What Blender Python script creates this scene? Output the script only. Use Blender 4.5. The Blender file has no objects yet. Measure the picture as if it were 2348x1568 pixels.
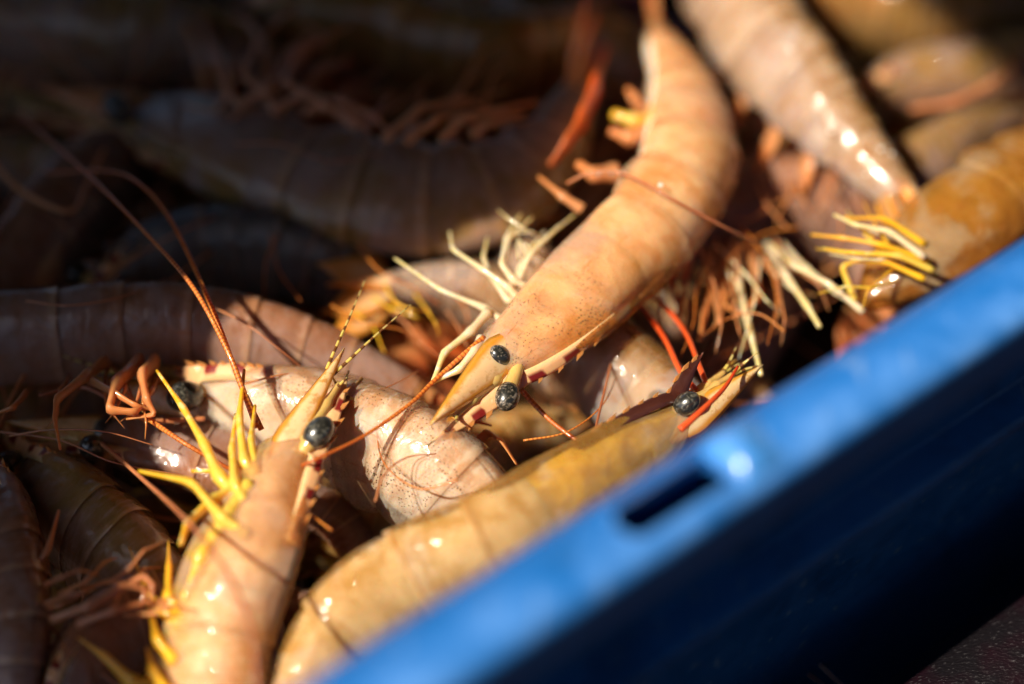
import bpy, math, random
import numpy as np
from mathutils import Vector

random.seed(7)
rng = np.random.default_rng(11)
S = 0.01                       # the script works in centimetres
R = math.radians
scene = bpy.context.scene
col = scene.collection

# ------------------------------------------------------------------ camera, sky, sun, exposure
PITCH, CAMH, FW, FD = 50.0, 33.0, 22.0, 43.0
cam_d = bpy.data.cameras.new('camera')
cam = bpy.data.objects.new('camera', cam_d)
col.objects.link(cam)
cam.location = (0, 0, CAMH * S)
cam.rotation_euler = (R(90 - PITCH), 0, 0)
cam_d.sensor_width = 36.0
cam_d.lens = 36.0 * FD / FW
cam_d.clip_start = 0.01
cam_d.clip_end = 500
cam_d.dof.use_dof = True
cam_d.dof.focus_distance = 0.411
cam_d.dof.aperture_fstop = 2.9
cam_d.dof.aperture_blades = 9
scene.camera = cam

SUN_EL = 51.0
SUN_H = Vector((-0.88, -0.475)).normalized()          # horizontal direction towards the sun
world = bpy.data.worlds.new('World')
scene.world = world
world.use_nodes = True
wn = world.node_tree
bg = wn.nodes['Background']
sky = wn.nodes.new('ShaderNodeTexSky')
sky.sky_type = 'NISHITA'
sky.sun_disc = False
sky.sun_elevation = R(SUN_EL)
sky.sun_rotation = math.atan2(SUN_H.x, SUN_H.y)
wn.links.new(sky.outputs['Color'], bg.inputs['Color'])
bg.inputs['Strength'].default_value = 0.076

sun_d = bpy.data.lights.new('sun', 'SUN')
sun_d.energy = 5.0
sun_d.angle = R(0.6)
sun_d.color = (1.0, 0.90, 0.74)
sun = bpy.data.objects.new('sun', sun_d)
col.objects.link(sun)
sdir = Vector((SUN_H.x * math.cos(R(SUN_EL)), SUN_H.y * math.cos(R(SUN_EL)), math.sin(R(SUN_EL))))
sun.rotation_euler = sdir.to_track_quat('Z', 'Y').to_euler()
sun.location = sdir * 2.0

scene.view_settings.view_transform = 'Standard'
scene.view_settings.look = 'None'
scene.view_settings.exposure = 0.68
scene.view_settings.gamma = 1.0
scene.view_settings.use_curve_mapping = False
scene.render.engine = 'CYCLES'
scene.cycles.use_denoising = True
scene.cycles.max_bounces = 10
scene.cycles.sample_clamp_indirect = 6.0
scene.cycles.sample_clamp_direct = 0.0

# ------------------------------------------------------------------ pixel -> point helper
sp, cp = math.sin(R(PITCH)), math.cos(R(PITCH))
def P(px, py, z):
    """ray of photo pixel (2348 x 1568 grid) met with the level plane at height z (cm)"""
    k = FW / FD / 2348.0
    x = (px - 1174.0) * k
    y = (784.0 - py) * k
    dz = -sp + y * cp
    t = (z - CAMH) / dz
    return np.array((x * t, (cp + y * sp) * t, z))
CAM_R = np.array((1.0, 0, 0)); CAM_U = np.array((0, sp, cp)); CAM_B = np.array((0, -cp, sp))
def camdir(r, u, b):
    v = CAM_R * r + CAM_U * u + CAM_B * b
    return v / np.linalg.norm(v)

# ------------------------------------------------------------------ materials
def new_mat(name):
    m = bpy.data.materials.new(name)
    m.use_nodes = True
    nt = m.node_tree
    return m, nt, nt.nodes['Principled BSDF']
def N(nt, t, **kw):
    n = nt.nodes.new(t)
    for k, v in kw.items():
        if k.startswith('i_'):
            n.inputs[k[2:].replace('_', ' ')].default_value = v
        else:
            setattr(n, k, v)
    return n
def mixc(nt, fac, a, b, mode='MIX'):
    n = nt.nodes.new('ShaderNodeMix')
    n.data_type = 'RGBA'; n.blend_type = mode
    for s, v in ((0, fac), (6, a), (7, b)):
        if hasattr(v, 'is_linked') or hasattr(v, 'links'):
            nt.links.new(v, n.inputs[s])
        else:
            n.inputs[s].default_value = v if s == 0 else (*v[:3], 1.0)
    return n.outputs[2]
def ramp(nt, src, lo, hi, a=0.0, b=1.0, smooth=True):
    n = nt.nodes.new('ShaderNodeMapRange')
    n.interpolation_type = 'SMOOTHSTEP' if smooth else 'LINEAR'
    n.inputs['From Min'].default_value = lo; n.inputs['From Max'].default_value = hi
    n.inputs['To Min'].default_value = a; n.inputs['To Max'].default_value = b
    nt.links.new(src, n.inputs['Value'])
    return n.outputs['Result']
def math_(nt, op, a, b=None):
    n = nt.nodes.new('ShaderNodeMath'); n.operation = op
    for i, v in ((0, a), (1, b)):
        if v is None: continue
        if hasattr(v, 'links'): nt.links.new(v, n.inputs[i])
        else: n.inputs[i].default_value = v
    return n.outputs[0]
def wet(nt, b, coords, rough=0.33, coat=1.0, bump=0.05, bscale=700.0, cbump=0.16, crumple=0.0):
    """wet gloss: uneven roughness, fine relief, clear water film that lies smooth in places and rippled in others"""
    n1 = N(nt, 'ShaderNodeTexNoise', i_Scale=260.0, i_Detail=4.0)
    nt.links.new(coords, n1.inputs['Vector'])
    nt.links.new(ramp(nt, n1.outputs['Fac'], 0.3, 0.7, rough * 0.7, rough * 1.45), b.inputs['Roughness'])
    n2 = N(nt, 'ShaderNodeTexNoise', i_Scale=bscale, i_Detail=3.0)
    nt.links.new(coords, n2.inputs['Vector'])
    bp = N(nt, 'ShaderNodeBump', i_Strength=bump, i_Distance=0.0006)
    nt.links.new(n2.outputs['Fac'], bp.inputs['Height'])
    low = None
    if crumple > 0:
        n4 = N(nt, 'ShaderNodeTexNoise', i_Scale=130.0, i_Detail=3.0, i_Distortion=1.2); nt.links.new(coords, n4.inputs['Vector'])
        low = N(nt, 'ShaderNodeBump', i_Strength=crumple, i_Distance=0.002); nt.links.new(n4.outputs['Fac'], low.inputs['Height'])
        nt.links.new(low.outputs['Normal'], bp.inputs['Normal'])
    nt.links.new(bp.outputs['Normal'], b.inputs['Normal'])
    n3 = N(nt, 'ShaderNodeTexNoise', i_Scale=560.0, i_Detail=2.0)
    nt.links.new(coords, n3.inputs['Vector'])
    n5 = N(nt, 'ShaderNodeTexNoise', i_Scale=110.0, i_Detail=2.0)
    nt.links.new(coords, n5.inputs['Vector'])
    bp2 = N(nt, 'ShaderNodeBump', i_Distance=0.001)
    nt.links.new(ramp(nt, n5.outputs['Fac'], 0.46, 0.6, cbump * 0.35, cbump * 2.2), bp2.inputs['Strength'])
    nt.links.new(n3.outputs['Fac'], bp2.inputs['Height'])
    if low is not None: nt.links.new(low.outputs['Normal'], bp2.inputs['Normal'])
    nt.links.new(bp2.outputs['Normal'], b.inputs['Coat Normal'])
    b.inputs['Coat Weight'].default_value = coat
    b.inputs['Coat Roughness'].default_value = 0.07
    b.inputs['Coat IOR'].default_value = 1.5
    b.inputs['IOR'].default_value = 1.4

_mats = {}
def shell_mat(key, side, dorsal, ventral, patch, dots=0.0, dot_len=2.0, sss=0.5, rough=0.26, clear=0.62, vedge=0.66, mott=0.85):
    """translucent prawn shell; U runs along the body in cm / 10, V from back (0) to belly (1)"""
    if key in _mats: return _mats[key]
    m, nt, b = new_mat('shell_' + key)
    tc = N(nt, 'ShaderNodeTexCoord'); co = tc.outputs['Object']
    uv = N(nt, 'ShaderNodeUVMap'); sep = N(nt, 'ShaderNodeSeparateXYZ')
    nt.links.new(uv.outputs['UV'], sep.inputs[0])
    U, V = sep.outputs[0], sep.outputs[1]
    nb = N(nt, 'ShaderNodeTexNoise', i_Scale=62.0, i_Detail=6.0, i_Roughness=0.55, i_Distortion=0.6)
    nt.links.new(co, nb.inputs['Vector'])
    nbig = nb.outputs['Fac']
    wob = math_(nt, 'ADD', V, math_(nt, 'MULTIPLY', math_(nt, 'SUBTRACT', nbig, 0.5), 0.35))
    c = mixc(nt, ramp(nt, wob, 0.02, 0.42), dorsal, side)
    c = mixc(nt, ramp(nt, wob, vedge - 0.1, vedge + 0.14), c, ventral)
    c = mixc(nt, ramp(nt, nbig, 0.47, 0.62, 0, mott), c, patch)
    c = mixc(nt, ramp(nt, nbig, 0.46, 0.34, 0, 0.55), c, dorsal)
    # cloudy flesh seen through the shell, streaked across the body
    mp = N(nt, 'ShaderNodeMapping'); mp.inputs['Scale'].default_value = (26.0, 3.0, 1.0)
    nt.links.new(uv.outputs['UV'], mp.inputs['Vector'])
    ns = N(nt, 'ShaderNodeTexNoise', i_Scale=2.2, i_Detail=5.0, i_Roughness=0.65)
    nt.links.new(mp.outputs[0], ns.inputs['Vector'])
    band = ramp(nt, U, 0.36, 0.42, 0.3, 1.0)
    pale = tuple(min(0.9, v * 1.12 + 0.05) for v in side)
    c = mixc(nt, math_(nt, 'MULTIPLY', band, ramp(nt, ns.outputs['Fac'], 0.48, 0.66, 0, 0.75)), c, pale)
    c = mixc(nt, math_(nt, 'MULTIPLY', band, ramp(nt, ns.outputs['Fac'], 0.48, 0.32, 0, 0.6)), c, tuple(v * 0.62 for v in dorsal))
    ea = N(nt, 'ShaderNodeAttribute'); ea.attribute_name = 'rim'
    c = mixc(nt, math_(nt, 'MULTIPLY', ea.outputs['Fac'], ramp(nt, nbig, 0.35, 0.68, 0.1, 0.5)), c, (0.72, 0.38, 0.15))
    # orange pencil strokes
    mp2 = N(nt, 'ShaderNodeMapping'); mp2.inputs['Scale'].default_value = (9.0, 22.0, 1.0)
    nt.links.new(uv.outputs['UV'], mp2.inputs['Vector'])
    n5 = N(nt, 'ShaderNodeTexNoise', i_Scale=1.3, i_Detail=3.0)
    nt.links.new(mp2.outputs[0], n5.inputs['Vector'])
    c = mixc(nt, ramp(nt, n5.outputs['Fac'], 0.62, 0.7, 0, 0.5), c, (0.62, 0.22, 0.05))
    if dots > 0:
        vo = N(nt, 'ShaderNodeTexVoronoi', i_Scale=1500.0)
        nt.links.new(co, vo.inputs['Vector'])
        dm = N(nt, 'ShaderNodeTexNoise', i_Scale=110.0, i_Detail=2.0)
        nt.links.new(co, dm.inputs['Vector'])
        msk = math_(nt, 'MULTIPLY', ramp(nt, math_(nt, 'ADD', vo.outputs['Distance'], math_(nt, 'MULTIPLY', nbig, 0.3)), 0.52, 0.34), ramp(nt, dm.outputs['Fac'], 0.36, 0.56, 0, dots))
        msk = math_(nt, 'MULTIPLY', msk, ramp(nt, U, dot_len * 0.5, dot_len, 1.0, 0.12))
        c = mixc(nt, msk, c, (0.10, 0.045, 0.02))
    nt.links.new(c, b.inputs['Base Color'])
    b.inputs['Subsurface Weight'].default_value = sss
    b.inputs['Subsurface Radius'].default_value = (1.0, 0.5, 0.22)
    b.inputs['Subsurface Scale'].default_value = 0.003
    wet(nt, b, co, rough, crumple=0.3)
    tb = N(nt, 'ShaderNodeBsdfTransparent'); tb.inputs['Color'].default_value = (*(min(0.97, v ** 0.45) for v in side), 1)
    ms = N(nt, 'ShaderNodeMixShader')
    nt.links.new(math_(nt, 'MULTIPLY', math_(nt, 'SUBTRACT', 1.0, msk) if dots > 0 else 1.0, ramp(nt, math_(nt, 'ADD', ea.outputs['Fac'], math_(nt, 'MULTIPLY', math_(nt, 'SUBTRACT', ns.outputs['Fac'], 0.5), 0.8)), 0.0, 1.0, clear + 0.06, clear - 0.14)), ms.inputs[0])
    nt.links.new(b.outputs[0], ms.inputs[1]); nt.links.new(tb.outputs[0], ms.inputs[2])
    nt.links.new(ms.outputs[0], nt.nodes['Material Output'].inputs['Surface'])
    _mats[key] = m
    return m
def limb_mat(key, c1, c2, sss=0.5, transl=0.3, rough=0.35, bands=None, bscale=1.0, edge=None, topband=False, blotch=None):
    """legs, feelers and plates: colour runs along U from c1 to c2; thin enough to let light through"""
    if key in _mats: return _mats[key]
    m, nt, b = new_mat('limb_' + key)
    tc = N(nt, 'ShaderNodeTexCoord'); co = tc.outputs['Object']
    uv = N(nt, 'ShaderNodeUVMap'); sep = N(nt, 'ShaderNodeSeparateXYZ')
    nt.links.new(uv.outputs['UV'], sep.inputs[0])
    nb = N(nt, 'ShaderNodeTexNoise', i_Scale=300.0, i_Detail=4.0)
    nt.links.new(co, nb.inputs['Vector'])
    f = math_(nt, 'ADD', sep.outputs[0], math_(nt, 'MULTIPLY', math_(nt, 'SUBTRACT', nb.outputs['Fac'], 0.5), 0.9))
    c = mixc(nt, ramp(nt, f, 0.1, 0.95), c1, c2)
    if bands is not None:
        w = math_(nt, 'SINE', math_(nt, 'MULTIPLY', sep.outputs[1], bscale))
        w = math_(nt, 'ADD', w, math_(nt, 'MULTIPLY', math_(nt, 'SUBTRACT', nb.outputs['Fac'], 0.5), 2.0))
        bm = ramp(nt, w, 0.0, 0.5)
        if topband: bm = math_(nt, 'MULTIPLY', bm, ramp(nt, sep.outputs[0], 0.45, 0.7))
        c = mixc(nt, bm, c, bands)
    if blotch is not None:
        n6 = N(nt, 'ShaderNodeTexNoise', i_Scale=420.0, i_Detail=5.0, i_Roughness=0.7); nt.links.new(co, n6.inputs['Vector'])
        c = mixc(nt, math_(nt, 'MULTIPLY', ramp(nt, n6.outputs['Fac'], 0.5, 0.62, 0, 0.85), ramp(nt, sep.outputs[0], 0.1, 0.8, 0.15, 1.0)), c, blotch)
    if edge is not None:
        c = mixc(nt, ramp(nt, math_(nt, 'ADD', sep.outputs[1], math_(nt, 'MULTIPLY', math_(nt, 'SUBTRACT', nb.outputs['Fac'], 0.5), 0.35)), 0.38, 0.75), c, edge)
    nt.links.new(c, b.inputs['Base Color'])
    b.inputs['Subsurface Weight'].default_value = sss
    b.inputs['Subsurface Radius'].default_value = (1.0, 0.5, 0.2)
    b.inputs['Subsurface Scale'].default_value = 0.002
    wet(nt, b, co, rough, coat=1.0)
    if transl > 0:
        tr = N(nt, 'ShaderNodeBsdfTranslucent'); nt.links.new(c, tr.inputs['Color'])
        ms = N(nt, 'ShaderNodeMixShader'); ms.inputs[0].default_value = transl
        nt.links.new(b.outputs[0], ms.inputs[1]); nt.links.new(tr.outputs[0], ms.inputs[2])
        nt.links.new(ms.outputs[0], nt.nodes['Material Output'].inputs['Surface'])
    _mats[key] = m
    return m
def flesh_mat(key, c1, c2, c3):
    if key in _mats: return _mats[key]
    m, nt, b = new_mat('flesh_' + key)
    tc = N(nt, 'ShaderNodeTexCoord'); co = tc.outputs['Object']
    uv = N(nt, 'ShaderNodeUVMap')
    mp = N(nt, 'ShaderNodeMapping'); mp.inputs['Scale'].default_value = (24.0, 4.0, 1.0)
    nt.links.new(uv.outputs['UV'], mp.inputs['Vector'])
    n1 = N(nt, 'ShaderNodeTexNoise', i_Scale=1.0, i_Detail=4.0, i_Distortion=0.7); nt.links.new(mp.outputs[0], n1.inputs['Vector'])
    n2 = N(nt, 'ShaderNodeTexNoise', i_Scale=75.0, i_Detail=4.0); nt.links.new(co, n2.inputs['Vector'])
    c = mixc(nt, ramp(nt, n1.outputs['Fac'], 0.35, 0.65), c1, c2)
    c = mixc(nt, ramp(nt, n2.outputs['Fac'], 0.5, 0.68, 0, 0.8), c, c3)
    nt.links.new(c, b.inputs['Base Color'])
    b.inputs['Subsurface Weight'].default_value = 0.8
    b.inputs['Subsurface Radius'].default_value = (1.0, 0.55, 0.3)
    b.inputs['Subsurface Scale'].default_value = 0.005
    b.inputs['Roughness'].default_value = 0.5
    _mats[key] = m
    return m
def eye_mat(mottled=False):
    if mottled:
        if 'eye2' not in _mats:
            m = eye_mat().copy(); _mats['eye2'] = m
            for n in m.node_tree.nodes:
                if n.bl_idname == 'ShaderNodeMix' and n.inputs[7].default_value[0] > 0.05: n.inputs[7].default_value = (0.30, 0.24, 0.18, 1)
        return _mats['eye2']
    if 'eye' in _mats: return _mats['eye']
    m, nt, b = new_mat('eye_dark_glossy')
    tc = N(nt, 'ShaderNodeTexCoord'); co = tc.outputs['Object']
    vo = N(nt, 'ShaderNodeTexNoise', i_Scale=900.0, i_Detail=4.0, i_Distortion=1.5)
    nt.links.new(co, vo.inputs['Vector'])
    c = mixc(nt, ramp(nt, vo.outputs['Fac'], 0.5, 0.66), (0.016, 0.015, 0.012), (0.12, 0.11, 0.085))
    n2 = N(nt, 'ShaderNodeTexNoise', i_Scale=260.0, i_Detail=1.0)
    nt.links.new(co, n2.inputs['Vector'])
    c = mixc(nt, ramp(nt, n2.outputs['Fac'], 0.5, 0.7, 0, 0.7), c, (0.02, 0.025, 0.024))
    nt.links.new(c, b.inputs['Base Color'])
    b.inputs['Roughness'].default_value = 0.3
    b.inputs['Coat Weight'].default_value = 1.0
    b.inputs['Coat Roughness'].default_value = 0.2
    _mats['eye'] = m
    return m
def plastic_mat(key, colr, rough=0.38):
    if key in _mats: return _mats[key]
    m, nt, b = new_mat('plastic_' + key)
    tc = N(nt, 'ShaderNodeTexCoord'); co = tc.outputs['Object']
    n1 = N(nt, 'ShaderNodeTexNoise', i_Scale=90.0, i_Detail=6.0, i_Roughness=0.65)
    nt.links.new(co, n1.inputs['Vector'])
    c = mixc(nt, ramp(nt, n1.outputs['Fac'], 0.35, 0.75, 0, 0.35), colr, tuple(min(1, v * 1.25 + 0.02) for v in colr))
    mp = N(nt, 'ShaderNodeMapping'); mp.inputs['Scale'].default_value = (400.0, 60.0, 300.0)
    nt.links.new(co, mp.inputs['Vector'])
    n2 = N(nt, 'ShaderNodeTexNoise', i_Scale=1.0, i_Detail=4.0); nt.links.new(mp.outputs[0], n2.inputs['Vector'])
    c = mixc(nt, ramp(nt, n2.outputs['Fac'], 0.62, 0.7, 0, 0.25), c, (0.35, 0.45, 0.55))
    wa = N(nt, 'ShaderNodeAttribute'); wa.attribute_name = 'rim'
    c = mixc(nt, math_(nt, 'MULTIPLY', wa.outputs['Fac'], ramp(nt, n1.outputs['Fac'], 0.25, 0.75, 0.0, 0.8)), c, (0.10, 0.28, 0.68))  # lighter blue where the attribute is set: sheen painted in
    n7 = N(nt, 'ShaderNodeTexNoise', i_Scale=38.0, i_Detail=7.0, i_Roughness=0.7); nt.links.new(co, n7.inputs['Vector'])
    c = mixc(nt, ramp(nt, n7.outputs['Fac'], 0.52, 0.68, 0, 0.55), c, tuple(v * 0.45 for v in colr))
    c = mixc(nt, ramp(nt, n7.outputs['Fac'], 0.4, 0.3, 0, 0.3), c, (0.25, 0.38, 0.5))
    nt.links.new(c, b.inputs['Base Color'])
    nt.links.new(ramp(nt, n1.outputs['Fac'], 0.3, 0.7, rough * 0.8, rough * 1.3), b.inputs['Roughness'])
    bp = N(nt, 'ShaderNodeBump', i_Strength=0.2, i_Distance=0.0005)
    nt.links.new(n2.outputs['Fac'], bp.inputs['Height']); nt.links.new(bp.outputs['Normal'], b.inputs['Normal'])
    b.inputs['Subsurface Weight'].default_value = 0.0
    _mats[key] = m
    return m

# ------------------------------------------------------------------ mesh helpers
def link_mesh(name, verts, faces, mat, parent=None, origin=(0, 0, 0), uvs=None, smooth=True, kind=None, rim=None):
    v = (np.asarray(verts, dtype=float) - np.asarray(origin)) * S
    me = bpy.data.meshes.new(name)
    me.from_pydata(v.tolist(), [], faces)
    if uvs is not None:
        lay = me.uv_layers.new(name='UVMap')
        idx = np.empty(len(me.loops), dtype=np.int32)
        me.loops.foreach_get('vertex_index', idx)
        lay.data.foreach_set('uv', np.asarray(uvs, dtype=np.float32)[idx].ravel())
    if rim is not None:
        me.attributes.new('rim', 'FLOAT', 'POINT').data.foreach_set('value', np.asarray(rim, dtype=np.float32))
    if smooth:
        me.polygons.foreach_set('use_smooth', [True] * len(me.polygons))
    me.materials.append(mat)
    o = bpy.data.objects.new(name, me)
    col.objects.link(o)
    if parent is not None:
        o.parent = parent
    else:
        o.location = np.asarray(origin) * S
    if kind: o['kind'] = kind
    return o
def empty(name, loc, label, cat, group=None):
    o = bpy.data.objects.new(name, None)
    o.empty_display_size = 0.01
    col.objects.link(o)
    o.location = np.asarray(loc) * S
    o['label'] = label; o['category'] = cat
    if group: o['group'] = group
    return o
def grid_faces(nr, nc, closed=True, cap0=True, cap1=True):
    f = []
    for i in range(nr - 1):
        for j in range(nc if closed else nc - 1):
            a = i * nc + j; b = i * nc + (j + 1) % nc
            f.append((a, b, b + nc, a + nc))
    if cap0: f.append(tuple(range(nc - 1, -1, -1)))
    if cap1: f.append(tuple((nr - 1) * nc + j for j in range(nc)))
    return f
def spline(pts, n):
    """Catmull-Rom (centripetal feel) through the points, n samples even in arc length"""
    p = np.asarray(pts, dtype=float)
    if len(p) == 2:
        t = np.linspace(0, 1, n)[:, None]
        return p[0] * (1 - t) + p[1] * t
    q = np.vstack((2 * p[0] - p[1], p, 2 * p[-1] - p[-2]))
    out = []
    for i in range(1, len(q) - 2):
        t = np.linspace(0, 1, 24, endpoint=False)[:, None]
        a, b, c, d = q[i - 1], q[i], q[i + 1], q[i + 2]
        out.append(0.5 * ((2 * b) + (c - a) * t + (2 * a - 5 * b + 4 * c - d) * t ** 2 + (3 * b - a - 3 * c + d) * t ** 3))
    out = np.vstack(out + [p[-1:]])
    L = np.concatenate(([0], np.cumsum(np.linalg.norm(np.diff(out[:, :3], axis=0), axis=1))))
    s = np.linspace(0, L[-1], n)
    return np.column_stack([np.interp(s, L, out[:, k]) for k in range(out.shape[1])])
def frames(c, d0):
    T = np.gradient(c, axis=0); T /= np.linalg.norm(T, axis=1)[:, None]
    D = np.empty_like(T)
    d = d0 - T[0] * d0.dot(T[0]); d /= np.linalg.norm(d); D[0] = d
    for i in range(1, len(T)):
        d = d - T[i] * d.dot(T[i]); d /= np.linalg.norm(d); D[i] = d
    return T, D
def tube(pts, radii, n=None, ns=8, smooth_path=True, squash=1.0, up=(0, 0, 1), beads=0.0, nbead=0):
    p = np.asarray(pts, dtype=float)
    r = np.asarray(radii, dtype=float)
    n = n or max(8, 6 * len(p))
    if smooth_path:
        q = spline(np.column_stack((p, r)), n)
        c, r = q[:, :3], q[:, 3]
    else:                       # jointed limb: straight pieces with softly swollen joints
        c, rr = [], []
        for i in range(len(p) - 1):
            k = 7
            for j in range(k):
                t = j / k
                c.append(p[i] * (1 - t) + p[i + 1] * t)
                base = r[i] * (1 - t) + r[i + 1] * t
                bulge = 1.0 + 0.22 * math.exp(-((t) / 0.13) ** 2) * (1 if i else 0) + 0.14 * math.exp(-((1 - t) / 0.14) ** 2) - 0.1 * math.exp(-((t - 0.5) / 0.3) ** 2)
                rr.append(base * bulge)
        c.append(p[-1]); rr.append(r[-1])
        c = np.array(c); r = np.array(rr)
        c[1:-1] = 0.25 * c[:-2] + 0.5 * c[1:-1] + 0.25 * c[2:]
    if beads:
        r = r * (1 + beads * np.sin(np.linspace(0, nbead * 2 * math.pi, len(r))))
    T, D = frames(c, np.asarray(up, dtype=float) + np.array((0.013, 0.027, 0)))
    B = np.cross(T, D)
    th = np.linspace(0, 2 * math.pi, ns, endpoint=False)
    verts = (c[:, None, :] + r[:, None, None] * (np.cos(th)[None, :, None] * D[:, None, :] + squash * np.sin(th)[None, :, None] * B[:, None, :])).reshape(-1, 3)
    L = np.concatenate(([0], np.cumsum(np.linalg.norm(np.diff(c, axis=0), axis=1))))
    uv = np.column_stack((np.repeat(L / max(L[-1], 1e-6), ns), np.repeat(L, ns)))
    return verts, grid_faces(len(c), ns), uv
def ball(c, r, axes=None, nu=20, nv=14, squash=(1, 1, 1)):
    if axes is None: axes = np.eye(3)
    vs, uv = [], []
    for i in range(nv):
        ph = math.pi * (i + 0.5) / nv
        for j in range(nu):
            th = 2 * math.pi * j / nu
            l = np.array((math.sin(ph) * math.cos(th) * squash[0], math.sin(ph) * math.sin(th) * squash[1], math.cos(ph) * squash[2])) * r
            vs.append(c + l @ axes); uv.append((i / nv, j / nu))
    return np.array(vs), grid_faces(nv, nu), np.array(uv)
def hermite(xs, ys, x):
    xs = np.asarray(xs, float); ys = np.asarray(ys, float); x = np.asarray(x, float)
    m = np.gradient(ys, xs)
    i = np.clip(np.searchsorted(xs, x) - 1, 0, len(xs) - 2)
    h = xs[i + 1] - xs[i]; t = np.clip((x - xs[i]) / h, 0, 1)
    return ((2 * t**3 - 3 * t**2 + 1) * ys[i] + (t**3 - 2 * t**2 + t) * h * m[i] + (-2 * t**3 + 3 * t**2) * ys[i + 1] + (t**3 - t**2) * h * m[i + 1])
def sstep(a, b, x):
    t = np.clip((x - a) / (b - a), 0, 1); return t * t * (3 - 2 * t)

# ------------------------------------------------------------------ the prawn
LB = 10.4                                             # body units from orbit to end of the last ring
SX = [-0.6, -0.2, 0.0, 0.6, 1.4, 2.4, 3.3, 3.9, 5.0, 6.2, 7.4, 8.4, 9.3, 10.0, 10.6]
HD = [0.16, 0.42, 0.52, 0.74, 0.95, 1.08, 1.12, 1.12, 1.13, 1.13, 1.04, 0.88, 0.69, 0.55, 0.42]
HV = [0.16, 0.46, 0.60, 0.82, 0.98, 1.06, 1.02, 0.95, 0.95, 0.96, 0.88, 0.72, 0.55, 0.43, 0.32]
WD = [0.14, 0.34, 0.42, 0.56, 0.70, 0.80, 0.84, 0.84, 0.84, 0.8, 0.7, 0.6, 0.5, 0.42, 0.32]

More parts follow.
